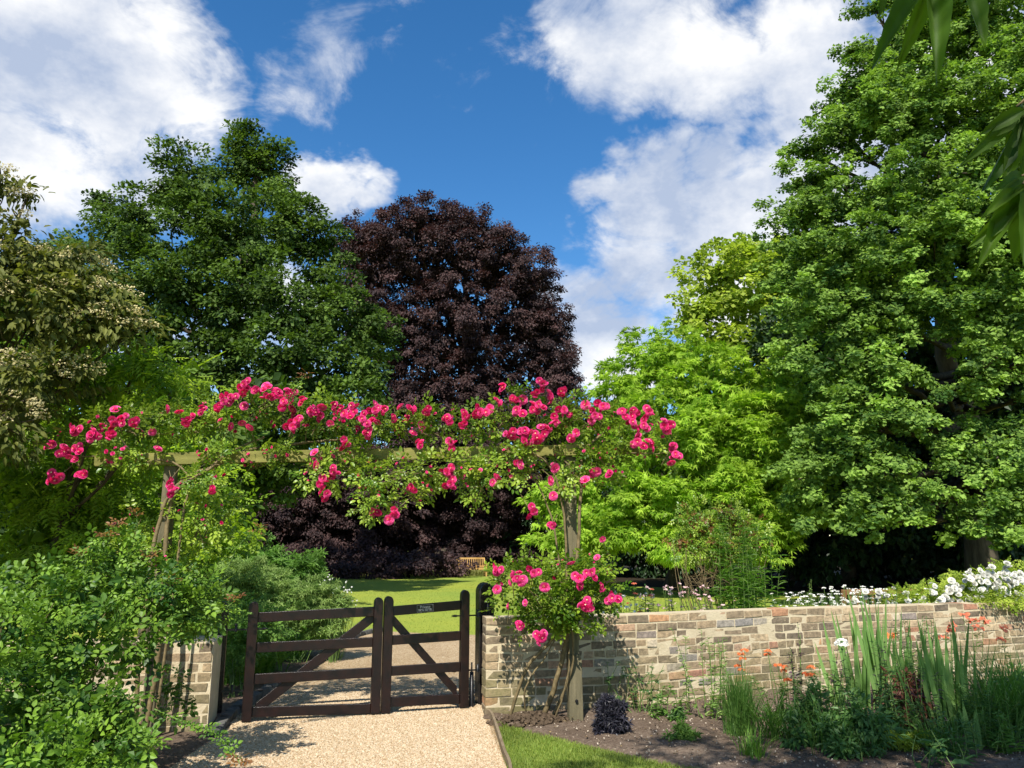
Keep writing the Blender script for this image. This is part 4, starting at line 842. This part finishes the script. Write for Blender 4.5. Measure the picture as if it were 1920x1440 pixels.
# long arching shoots with young red tips
mb = MB(); lm = MB(); redm = MB()
for sh in ([(290,1330,4.9),(340,1352,4.8),(390,1368,4.7),(425,1395,4.6),(450,1432,4.5)], [(200,1060,5.4),(205,1010,5.4),(222,980,5.4)], [(150,1090,5.3),(170,1030,5.3),(205,1000,5.3)], [(430,1060,6.2),(450,1020,6.2),(495,985,6.2)], [(240,1040,5.6),(256,1000,5.6),(256,960,5.6)],
           [(540,760,6.5),(555,730,6.5),(575,700,6.5)], [(380,1130,5.7),(420,1140,5.6),(445,1120,5.6)], [(120,1090,5.3),(135,1060,5.3),(150,1035,5.3)], [(300,1060,5.6),(330,1090,5.5)], [(330,1080,5.7),(300,1050,5.6),(280,1040,5.5)]):
    P = smooth_poly([at(*p) for p in sh], 6); mb.tube(P, np.linspace(.006, .0025, len(P)), 5); k = len(P)
    for i in range(2, k):
        for s_ in (-1, 1):
            (lm if i < k-3 else redm).inst(T_ROSE, [P[i]], np.array([[s_*.8, -.3, .2]])+rng.normal(0, .3, (1, 3)), np.array([[0, -.4, 1.]])+rng.normal(0, .3, (1, 3)), .075, .075, rng.random())
mb.build('shoots', M['stem'], bb); lm.build('shoot_leaves', M['bush'], bb); redm.build('young_leaves', M['red'], bb)

# ------------------------------------------------------------------ border beyond the gate, left
def clump(name, label, cat, base, lobes, mat, leaf, L, W, cr, per, seed, stems=14, group=None, **kw):
    rt = empty(name, (base[0], base[1], 0), label, cat, group); mb = MB(); crown(mb, lobes, leaf, L, W, cr, per, seed, **kw); mb.build('foliage', M[mat], rt)
    rng = np.random.default_rng(seed+7); mb = MB()
    for _ in range(stems):
        l = lobes[rng.integers(len(lobes))]; b = np.array(l[:3])+unit(rng, 1)[0]*np.array(l[3:])*.8; a = np.array([base[0], base[1], 0])+np.r_[rng.normal(0, .06, 2), 0]
        mb.tube(smooth_poly([a, (a*.4+b*.6)*np.array([1, 1, .9]), b], 3), np.linspace(.006, .002, 7), 4, cap=False)
    mb.build('stems', M['stem'], rt); return rt
clump('bushy_perennial', 'tall feathery green perennial at the back of the border beyond the gate', 'plant', at(545, 1100, 13.5)[:2], [E(545,1075,13.5,52,34), E(515,1070,13.3,34,34), E(580,1080,13.5,28,34)], 'herb', T_WHORL, .09, .10, .12, 14, 171, dens=1.6, interior=.4, up=.4, back=.7)
clump('silver_perennial', 'rounded grey-green perennial in the border beyond the left gate leaf', 'plant', at(560, 1180, 11)[:2], [E(590,1140,11.2,56,48), E(520,1130,11,60,46), E(455,1130,10.5,50,60), E(615,1150,11.2,30,40), E(460,1080,11.5,50,34)], 'grey', T_WHORL, .055, .05, .10, 18, 172, dens=1.6, interior=.4, up=.5, back=.7)
clump('leafy_perennial', 'mid green leafy perennial between the left gate post and the grey-green one', 'plant', at(450, 1240, 8.6)[:2], [E(440,1200,8.8,40,60), E(425,1170,9,34,40), E(490,1180,9.4,50,40)], 'herb', T_ROSE, .10, .10, .09, 9, 173, dens=1.4, interior=.4, up=.5, back=.7)
clump('leafy_perennial', 'dark green bush standing against the copper hedge left of the lawn', 'plant', at(450, 1050, 16)[:2], [E(430,1040,16,70,50), E(380,1090,14,70,60), E(480,1080,15,50,40)], 'herb', T_ROSE, .14, .14, .15, 10, 174, dens=1.3, interior=.4, up=.5, back=.7)
def tussock(name, label, c, n, L, W, lean, droop, mat, seed, spread=.06, cat='grass', group=None, seg=6, part='blades', **kw):
    rng = np.random.default_rng(seed); rt = empty(name, (c[0], c[1], 0), label, cat, group); mb = MB()
    B = np.c_[c[0]+rng.normal(0, spread, n), c[1]+rng.normal(0, spread, n), np.zeros(n)]
    mb.blades(B, rng.uniform(0, 6.28, n), rng.uniform(L[0], L[1], n), W, rng.uniform(*lean, n), rng.uniform(*droop, n), rng.random(n), seg=seg, twist=kw.get('twist', 0)); mb.build(part, M[mat], rt); return rt
for i, (px, py, lab) in enumerate(((500, 1290, 'arching daylily clump nearest the gravel, seen through the left gate leaf'), (560, 1262, 'arching daylily clump beside the curved stone edging beyond the gate'), (455, 1310, 'arching daylily clump just behind the left gate stile'), (470, 1262, 'daylily clump behind the others in the left border'), (600, 1235, 'arching daylily clump farthest along the stone edging'))):
    tussock('daylily', lab, gp(px-12, py-24)[:2], 260, (.4, .78), .017, (.1, .5), (.25, .75), 'lily', 180+i, .09, 'plant', 'daylily clumps in the left border')
rng = np.random.default_rng(190); n = 60; c = at(632, 1115, 11.3); mb = MB(); rt = empty('white_flowered_perennial', (c[0], c[1], 0), 'small white-flowered perennial at the right tip of the grey-green border', 'plant')
P = c + rng.normal(0, 1, (n, 3))*[.12, .15, .14]; mb.inst(T_DAISY, P, unit(rng, n), np.tile([0., -.5, 1], (n, 1)), .016, .016, rng.random(n)); mb.build('flowers', M['white'], rt)
mb = MB(); [mb.tube([(p[0]*.3+c[0]*.7, p[1], 0), p], [.003, .002], 4, cap=False) for p in P]; mb.build('stems', M['stem'], rt)

# ------------------------------------------------------------------ flower bed in front of the wall
def stalks(name, label, c, n, h, spread, mat, leaf, L, W, seed, per=26, flower=None, fm=None, cat='plant', top=.0, lean=.12, z0=.1, leafdroop=.3, fr=.02, fn=12, fspread=.03):
    """upright leafy stems, optionally flowering at the top"""
    rng = np.random.default_rng(seed); rt = empty(name, (c[0], c[1], 0), label, cat); st, lf, fl = MB(), MB(), MB()
    for i in range(n):
        a = np.array([c[0]+rng.normal(0, spread), c[1]+rng.normal(0, spread), 0]); H = h*rng.uniform(.72, 1.05); b = a + np.array([rng.normal(0, lean)*H, rng.normal(0, lean)*H, H]); mid = (a+b)/2 + rng.normal(0, .02, 3)
        P = smooth_poly([a, mid, b], 6); st.tube(P, np.linspace(.005, .002, len(P)), 5)
        t = rng.uniform(z0, 1-top, per); idx = t*(len(P)-1); i0 = np.minimum(idx.astype(int), len(P)-2); pos = P[i0] + (P[i0+1]-P[i0])*(idx-i0)[:, None]
        az = rng.uniform(0, 6.28, per); d = np.c_[np.cos(az), np.sin(az), rng.uniform(-leafdroop, .6, per)]; s_ = rng.uniform(.6, 1.1, per)*(1.15-.55*t)
        lf.inst(leaf, pos, d, np.c_[-.3*np.cos(az), -.3*np.sin(az), np.ones(per)]+rng.normal(0, .2, (per, 3)), L*s_, W*s_, rng.random(per))
        if flower is not None:
            off = unit(rng, fn)*fspread*np.array([1, 1, .45 if fspread < .05 else 1]); off[:, 2] = np.abs(off[:, 2])
            fl.inst(flower, b+off, unit(rng, fn), off*20+np.array([0, -.5, 1.]), fr, fr, rng.random(fn))
    st.build('stems', M['stem'], rt); lf.build('leaves', M[mat], rt)
    if flower is not None: fl.build('flowers', M[fm], rt)
    return rt
G = lambda px, py: gp(px, py)[:2]
EB = lambda px, py, base, rx, rz: ell(px, py, gp(px, base)[1], rx, rz)
T_SL = T_LEAF
clump('black_leaved_plant', 'small black-purple leaved plant on the bare soil near the post spur', 'plant', G(1148, 1372), [EB(1146,1340,1380,22,26), EB(1134,1358,1382,16,18), EB(1162,1356,1382,14,18)], 'black', T_WHORL, .05, .05, .04, 14, 201, dens=1.3, interior=.4, back=.9, up=.3)
stalks('lobed_leaf_plant', 'green plant with lobed leaves close to the wall right of the post spur', G(1170, 1340), 11, .50, .08, 'bluegreen', T_STAR, .085, .09, 202, per=5, z0=.55, lean=.35)
stalks('lobed_leaf_plant', 'low blue-green lobed-leaf plant right of the black-leaved one', G(1213, 1342), 9, .30, .08, 'bluegreen', T_STAR, .085, .09, 203, per=5, z0=.3, lean=.4)
stalks('phlox_plant', 'pale leafy upright stems against the middle of the wall', G(1335, 1352), 9, .80, .09, 'grey', T_SL, .085, .026, 204, per=36, lean=.08)
stalks('phlox_plant', 'single narrow leafy stem left of the pale upright group', G(1292, 1340), 2, .72, .02, 'grey', T_SL, .09, .028, 205, per=26, lean=.05)
clump('low_seedling', 'low green seedling clump on the soil below the pale stems', 'plant', G(1290, 1392), [EB(1285,1378,1394,18,13), EB(1270,1384,1394,10,8), EB(1302,1387,1396,13,10)], 'herb', T_WHORL, .05, .05, .04, 9, 206, dens=1.3, interior=.4, back=.9)
clump('low_seedling', 'small dark green seedling beside the phlox stems on the soil', 'plant', G(1270, 1352), [EB(1272,1345,1356,12,12)], 'bluegreen', T_WHORL, .04, .04, .03, 9, 207, dens=1.3, interior=.4, back=.9)
tussock('ornamental_grass', 'dense upright tussock of thin dark green grass in mid bed', G(1390, 1385), 420, (.40, .68), .006, (.02, .30), (.0, .30), 'blade', 208, .055)
tussock('ornamental_grass', 'loose arching grass tuft to the right of the dense tussock', G(1460, 1395), 150, (.35, .62), .008, (.1, .45), (.2, .7), 'blade', 209, .08)
tussock('ornamental_grass', 'bright young grass tuft at the very front of the bed', G(1412, 1428), 120, (.14, .32), .007, (.1, .4), (.1, .5), 'lily', 210, .04)
tussock('ornamental_grass', 'large soft grass tussock cut by the right frame edge', G(1915, 1385), 520, (.6, 1.05), .008, (.1, .55), (.1, .6), 'blade', 211, .12)
stalks('orange_geum', 'wiry stems with small orange flowers against the wall', G(1400, 1352), 5, .62, .07, 'herb', T_SL, .05, .015, 212, per=8, flower=T_DAISY, fm='orange', fr=.016, fn=14, lean=.15)
stalks('orange_geum', 'orange-flowered plant low between purple stems and white bloom', G(1515, 1362), 4, .52, .06, 'herb', T_SL, .05, .015, 213, per=14, flower=T_DAISY, fm='orange', fr=.018, fn=16, lean=.15)
stalks('orange_geum', 'orange flower heads left of the dark purple stems', G(1455, 1352), 5, .60, .06, 'herb', T_SL, .05, .015, 214, per=10, flower=T_DAISY, fm='orange', fr=.016, fn=14, lean=.14)
stalks('purple_salvia', 'dark purple-leaved upright stems in front of the wall', G(1498, 1362), 5, .86, .05, 'purple', T_SL, .055, .03, 215, per=30, z0=.35, lean=.07)
stalks('purple_salvia', 'sparse dark maroon stems rising through the iris leaves', G(1610, 1375), 7, .84, .16, 'purple', T_SL, .06, .022, 216, per=20, z0=.3, lean=.12)
def iris(name, label, c, n, L, seed, spread=.10, tw=0.0):
    rng = np.random.default_rng(seed); rt = empty(name, (c[0], c[1], 0), label, 'plant', 'iris clumps in the bed'); mb = MB()
    B = np.c_[c[0]+rng.normal(0, spread, n), c[1]+rng.normal(0, spread*.6, n), np.zeros(n)]; az = np.where(rng.random(n) < .55, math.pi, 0)+rng.normal(0, .35, n)
    mb.blades(B, az, rng.uniform(L*.6, L, n), rng.uniform(.022, .034, n), rng.uniform(.0, .32, n), rng.uniform(0, .12, n), rng.random(n), seg=7, twist=math.pi/2*tw + rng.normal(0, .4)); mb.build('blades', M['iris'], rt)
def iris2(label, c, n, L, seed, spread=.1):
    rng = np.random.default_rng(seed); rt = empty('iris_plant', (c[0], c[1], 0), label, 'plant', 'iris clumps in the bed'); mb = MB()
    B = np.c_[c[0]+rng.normal(0, spread, n), c[1]+rng.normal(0, spread*.5, n), np.zeros(n)]; dx = (B[:, 0]-c[0])/spread*.11 + rng.normal(0, .09, n)
    Ls = rng.uniform(L*.6, L, n); D = np.c_[dx, rng.normal(0, .08, n), np.ones(n)]; nr = np.c_[rng.normal(0, .45, n), -np.ones(n), np.zeros(n)]
    tv = []; 
    for t in np.linspace(0, 1, 7): w = .5*min(1, .6+t)*(1-t**3)+.01; tv += [(t, w, .05*t*t), (t, 0, .05*t*t-.004), (t, -w, .05*t*t)]
    tf = []
    for i in range(6): a = i*3; tf += [(a, a+1, a+4, a+3), (a+1, a+2, a+5, a+4)]
    mb.inst((tv, [tf]), B, D, nr, Ls, rng.uniform(.034, .052, n), rng.random(n)); mb.build('blades', M['iris'], rt)
iris2('iris clump with tall sword leaves against the wall, left one', G(1620, 1335), 26, 1.0, 221, .14)
iris2('tallest iris fan rising above the wall top between two iris clumps', G(1672, 1335), 16, 1.22, 222, .08)
iris2('large near iris clump with grey-green sword leaves, rightmost one', G(1795, 1385), 30, 1.05, 223, .09)
iris2('single slim iris shoot on the soil in front of the large iris clump', G(1840, 1415), 6, .42, 224, .04)
stalks('white_phlox', 'plant with one white flower head in the middle of the bed', G(1588, 1385), 1, .72, .01, 'bluegreen', T_SL, .08, .03, 225, per=24, flower=T_DAISY, fm='white', fr=.017, fn=50, fspread=.05, lean=.0)
clump('leafy_shrub', 'dense dark green leafy perennial in the shade at the front of the bed', 'plant', G(1600, 1430), [EB(1610,1345,1425,40,40), EB(1560,1370,1425,30,40), EB(1635,1380,1428,36,34), EB(1590,1405,1430,50,24)], 'bluegreen', T_LEAF, .055, .02, .07, 18, 226, dens=1.0, interior=.4, back=.8, up=.4, jit=.4)
clump('bronze_plant', 'bronze-red leaved plant between the iris clumps', 'plant', G(1690, 1378), [EB(1690,1325,1378,36,40), EB(1700,1290,1376,24,30)], 'brownleaf', T_LEAF, .07, .02, .06, 14, 227, dens=1.1, interior=.4, back=.8, droop=.9)
clump('yellow_green_plant', 'low yellow-green plant with reddish tints at the front of the bed', 'plant', G(1690, 1415), [EB(1680,1388,1410,34,18), EB(1722,1395,1412,26,15)], 'lime', T_WHORL, .04, .04, .04, 9, 228, dens=1.0, interior=.4, back=.8)
stalks('broad_leaf_plant', 'broad blue-green leaved plant at the bottom frame edge', G(1750, 1448), 8, .26, .10, 'bluegreen', T_LEAF, .17, .07, 229, per=5, z0=.3, lean=.5)
stalks('feathery_plant', 'dark feathery upright plant between the two large iris clumps', G(1728, 1372), 10, .95, .06, 'bluegreen', T_SL, .075, .012, 230, per=60, lean=.10)
stalks('red_hot_poker', 'tall thin stems with coral flower spikes near the right end of the wall', G(1850, 1330), 7, .88, .16, 'herb', T_SL, .12, .012, 231, per=14, flower=T_SL, fm='coral', fr=.045, fn=9, lean=.1)
stalks('red_hot_poker', 'coral flowered stems just left of the big right iris clump', G(1770, 1335), 4, .86, .10, 'herb', T_SL, .10, .012, 232, per=10, flower=T_SL, fm='coral', fr=.035, fn=8, lean=.1)
stalks('red_hot_poker', 'single stem with a deep red bloom in front of the tallest iris', G(1683, 1320), 1, .88, .0, 'herb', T_SL, .10, .012, 233, per=6, flower=T_SL, fm='orange', fr=.04, fn=14, lean=.0)
clump('leafy_shrub', 'leafy green mound behind the grass at the right frame edge', 'plant', G(1880, 1370), [EB(1880,1320,1365,40,40), EB(1920,1300,1365,44,46)], 'herb', T_LEAF, .05, .02, .07, 16, 234, dens=1.1, interior=.4, back=.8)
clump('leafy_shrub', 'low dark leafy plant beside the loose grass tuft', 'plant', G(1500, 1410), [EB(1500,1380,1408,34,22), EB(1520,1335,1390,34,40)], 'bluegreen', T_LEAF, .06, .022, .06, 14, 235, dens=1.1, interior=.4, back=.8)

stalks('leafy_perennial', 'tall leafy stems in half shade left of the bronze plant', G(1650, 1400), 9, .62, .12, 'bluegreen', T_SL, .09, .028, 236, per=34, lean=.14)
stalks('leafy_perennial', 'thin leafy stems leaning between the purple stems and the white flower', G(1545, 1400), 9, .55, .10, 'blade', T_SL, .07, .018, 237, per=34, lean=.18)
stalks('leafy_perennial', 'leafy stems at the foot of the coral spikes', G(1830, 1372), 12, .48, .13, 'herb', T_SL, .09, .028, 238, per=30, lean=.16)
stalks('purple_salvia', 'maroon stems in front of the right iris clump', G(1745, 1400), 5, .62, .08, 'purple', T_SL, .07, .02, 239, per=24, z0=.2, lean=.15)
tussock('ornamental_grass', 'thin dark grass tuft in front of the feathery plant', G(1765, 1418), 130, (.25, .5), .007, (.1, .5), (.1, .5), 'blade', 240, .06)
for i, (px, py, mt, h_, n_, lab) in enumerate(((1462, 1362, 'herb', .42, 8, 'short leafy stems below the left orange flower heads'), (1530, 1395, 'bluegreen', .50, 10, 'leafy stems crowding the left side of the dark green perennial'), (1575, 1362, 'herb', .55, 9, 'leafy stems at the foot of the left iris clump'), (1700, 1395, 'bluegreen', .42, 9, 'dark leafy stems in front of the bronze plant'),
        (1760, 1360, 'grey', .6, 8, 'grey-green stems behind the right iris clump'), (1850, 1400, 'bluegreen', .5, 12, 'dark leafy stems between right iris clump and frame-edge grass'), (1900, 1420, 'herb', .34, 12, 'low leafy stems in the bottom right corner'), (1250, 1350, 'herb', .3, 6, 'low leafy sprigs against the wall between lobed-leaf plant and phlox'), (1800, 1430, 'bluegreen', .3, 10, 'low dark sprigs in front of the right iris clump'))):
    stalks('leafy_perennial', lab, G(px, py), n_, h_, .10, mt, T_SL, .085, .026, 280+i, per=30, lean=.2)
tussock('ornamental_grass', 'grassy tuft growing through the dark green perennial', G(1570, 1415), 160, (.3, .65), .007, (.1, .5), (.1, .6), 'blade', 292, .09)
tussock('ornamental_grass', 'arching grass tuft just left of the frame-edge tussock', G(1865, 1390), 200, (.4, .8), .008, (.1, .5), (.1, .6), 'iris', 293, .09)
iris2('third iris clump, partly hidden between the two large ones', G(1720, 1350), 18, .95, 294, .10)
# ------------------------------------------------------------------ behind the wall
stalks('tall_weed', 'single dark leafy spike above the wall right of the roses', at(1213, 1140, 9.2)[:2], 2, 1.18, .02, 'bluegreen', T_SL, .10, .03, 241, per=50, lean=.04, z0=.4)
for i, (px, Y, hh, lab) in enumerate(((1100, 8.9, 1.0, 'grassy meadow plants with white daisies just behind the wall beside the rose'), (1165, 9.2, 1.02, 'meadow daisies behind the wall left of the leafy spike'), (1245, 9.4, 1.06, 'pale pink daisies behind the wall right of the leafy spike'), (1300, 9.6, 1.08, 'pale pink daisies behind the wall beside the twiggy shrub'))):
    stalks('meadow_daisy', lab, at(px, 1140, Y)[:2], 34, hh, .20, 'blade', T_SL, .10, .008, 242+i, per=16, flower=T_DAISY, fm='white' if i < 2 else 'pale', fr=.018, fn=3, lean=.06, fspread=.02)
stalks('valerian', 'pinkish valerian heads behind the wall near the lower roses', at(1170, 1120, 9.4)[:2], 9, 1.12, .22, 'bluegreen', T_SL, .06, .02, 247, per=14, flower=T_DAISY, fm='coral', fr=.010, fn=26, lean=.06, fspread=.028)
tw = [E(1310,985,10,52,40), E(1365,970,10.1,34,34), E(1400,1010,10,44,34), E(1290,1020,9.9,34,26), E(1360,1030,10,46,34)]
ts = empty('twiggy_shrub', at(1375, 1150, 9.8)*np.array([1, 1, 0]), 'sparse twiggy shrub with pale stems and a few reddish leaves behind the wall', 'shrub')
mb = MB(); crown(mb, tw, T_ROSE, .085, .085, .09, 7, 250, dens=.9, interior=.3, back=.8, up=.5); mb.build('leaves', M['rose'], ts)
mb = MB(); crown(mb, tw, T_ROSE, .075, .075, .05, 4, 252, dens=.05, back=.8); mb.build('red_leaves', M['red'], ts)
rng = np.random.default_rng(251); mb = MB(); b0 = at(1375, 1150, 9.8); b0[2] = 0
for _ in range(46):
    l = tw[rng.integers(len(tw))]; b = np.array(l[:3])+unit(rng, 1)[0]*np.array(l[3:]); m_ = b0*.45+b*.55+np.array([rng.normal(0, .08)-.05, rng.normal(0, .08), -.05]); mb.tube(smooth_poly([b0+np.r_[rng.normal(0, .06, 2), 0], m_, b], 5), np.linspace(.009, .002, 11), 4, cap=False)
for _ in range(30):
    a = at(rng.uniform(1310, 1370), rng.uniform(1040, 1110), 9.8); mb.tube([a, a+rng.normal(0, .12, 3), a+rng.normal(0, .18, 3)], [.004, .003, .002], 4, cap=False)
mb.build('twigs', M['cane'], ts)
stalks('willow_leaved_plant', 'tall bright green plant of narrow arching leaves behind the wall', at(1400, 1140, 9.6)[:2], 34, 1.78, .14, 'lily', T_SL, .17, .026, 253, per=60, z0=.3, lean=.07, leafdroop=.1)
for i, (px, lab) in enumerate(((1470, 'thin weed spikes above the wall just right of the willow-leaved plant'), (1520, 'pair of thin seeding weed spikes above the wall in front of the dark wood'))):
    stalks('seed_spike', lab, at(px, 1140, 10)[:2], 4, 1.12 if i else .98, .06, 'grey', T_SL, .045, .016, 255+i, per=26, z0=.5, lean=.05)
for i, (px, py, lab) in enumerate(((1500, 1135, 'white-topped everlasting plant at the left end of the white flower row'), (1560, 1128, 'white button flowers in front of the brown bench left corner'), (1610, 1122, 'white button flowers in front of the brown bench middle'), (1655, 1122, 'white button flowers between the bench and the white rose bush'))):
    stalks('white_everlasting', lab, at(px, py, 10.0+i*.12)[:2], 60, zat(px, py-14, (0, 10.0+i*.12)), .20, 'grey', T_SL, .05, .008, 260+i, per=10, z0=.5, flower=T_DAISY, fm='white', fr=.010, fn=12, lean=.05, fspread=.022)
wr = [E(1700,1118,10.10,38,16), E(1760,1112,10.20,42,20), E(1830,1100,10.30,48,30), E(1890,1095,10.40,44,34), E(1950,1100,10.50,50,40), E(1860,1125,10.00,60,12)]
wb = clump('white_rose_bush', 'yellow-green rose bush covered in white blooms overhanging the wall at right', 'shrub', at(1850, 1140, 10.4)[:2], wr, 'lime', T_ROSE, .09, .09, .08, 8, 270, dens=1.3, interior=.4, back=.8, stems=30)
rng = np.random.default_rng(271); mb = MB()
for (px, py) in [(1622,1120),(1648,1118),(1660,1130),(1690,1132),(1720,1128),(1735,1126),(1752,1102),(1757,1130),(1768,1122),(1775,1132),(1790,1128),(1785,1105),(1800,1100),(1812,1078),(1825,1082),(1830,1085),(1845,1070),(1852,1080),(1862,1105),(1868,1112),(1875,1098),(1880,1102),(1885,1110),(1893,1085),(1900,1090),(1908,1078),(1915,1088),(1890,1068),(1902,1120),(1912,1125),(1840,1115),(1830,1118),(1780,1115),(1815,1122),(1882,1075),(1918,1106),(1700,1124),(1850,1096),(1866,1088),(1950,1090),(1940,1110)]:
    p = at(px, py, 9.95); k = 5 if px > 1740 else 3; P = p + rng.normal(0, .045, (k, 3)); nr = np.tile([0, -1., .7], (k, 1))+rng.normal(0, .3, (k, 3)); r_ = rng.uniform(.032, .048, k); mb.inst(T_BLOOM, P, unit(rng, k), nr, r_, r_, rng.random(k))
mb.build('blooms', M['white'], wb)

# ------------------------------------------------------------------ overhanging tree: its leaves hang into the upper right corner
ot = empty('overhanging_tree', (4.6, -1.0, 0), 'near tree whose long dark leaflets hang into the upper right corner', 'tree')
ol = [(-.1, .7, 5.3, .8, .6, .4), (1.0, 1.0, 5.4, .9, .7, .45), (2.2, 1.5, 5.5, 1.0, .8, .5), (3.2, 2.0, 5.7, 1.0, .8, .5), (4.4, 2.2, 5.8, 1.1, .8, .6), (2.2, .5, 5.6, .9, .6, .4), (2.4, .0, 5.9, 1.5, 1.2, .7), (4.4, .2, 6.2, 1.6, 1.4, .9), (.2, -.6, 5.8, 1.1, .9, .5), (5.6, 1.5, 6.2, 1.4, 1.1, .8)]
mb = MB(); limbs(mb, (4.6, -1.0, 0), (4.4, -.8, 6.2), ol, .2, 300, frac=.6); mb.build('trunk', M['bark'], ot)
T_BIGP = compound([(.75,0,0,.42,.15)] + [(.2+.2*i, sgn*.02, sgn*48, .42, .14) for i in range(3) for sgn in (1, -1)])
mb = MB(); crown(mb, ol, T_BIGP, .30, .30, .30, 7, 301, dens=1.0, core=0, sq=.5, droop=.9, interior=.4, back=1.0, jit=.2); mb.build('crown', M['big'], ot)
tv, tf = [], []
K = 12
for i in range(K+1):
    t = i/K; w = .5*(math.sin(math.pi*t**.8)**.8)*(1-.25*t)*(1+.06*math.sin(i*2.6)) + .004; zc = -.10*t*t+.02*math.sin(5*t)
    tv += [(t, w, zc+.22*w), (t, w*.5, zc+.07*w), (t, 0, zc-.03), (t, -w*.5, zc+.07*w), (t, -w, zc+.22*w)]
for i in range(K):
    for j in range(4): a = i*5+j; tf.append((a, a+1, a+6, a+5))
T_BIG = (tv, [tf]); mb = MB(); tws = MB(); rng = np.random.default_rng(302)
sprays = [((1742, -60), 1.5, [((1740, -30), (1638, 98), 34), ((1735, -10), (1690, 118), 26), ((1745, -20), (1768, 118), 36), ((1780, -60), (1862, 64), 40), ((1650, -40), (1655, 30), 22), ((1760, -50), (1800, -30), 30), ((1735, -60), (1700, -20), 30)]),
          ((1935, 175), 1.45, [((1915, 195), (1872, 345), 34), ((1905, 200), (1822, 300), 26), ((1925, 200), (1888, 335), 36), ((1930, 190), (1925, 330), 32), ((1920, 205), (1840, 250), 22)]),
          ((1935, 320), 1.4, [((1922, 345), (1850, 395), 22), ((1915, 350), (1842, 480), 32), ((1918, 345), (1905, 490), 36), ((1912, 380), (1822, 462), 26), ((1930, 350), (1925, 480), 30), ((1915, 330), (1875, 350), 24)])]
for (r0_, Y, lv) in sprays:
    rp = at(*r0_, Y); far = rp + np.array([.5, -.35, .45]); tws.tube(smooth_poly([far + np.array([.5, -.6, 1.5]), far, rp], 5), np.linspace(.012, .0035, 11), 6)
    for (b_, t_, w) in lv:
        a = at(*b_, Y+rng.normal(0, .03)); e_ = at(*t_, Y+rng.normal(0, .05)-.03); l = np.linalg.norm(e_-a)
        tws.tube([rp, a], [.003, .002], 5, cap=False)
        mb.inst(T_BIG, [a], np.array([e_-a]), np.array([[rng.normal(0, .25), -1., rng.normal(.1, .2)]]), l, w/1440*Y*1.45, rng.random(), smooth=True)
mb.build('hanging_leaflets', M['big'], ot); tws.build('twigs', M['cane'], ot)
print('faces', sum(len(m.polygons) for m in bpy.data.meshes))
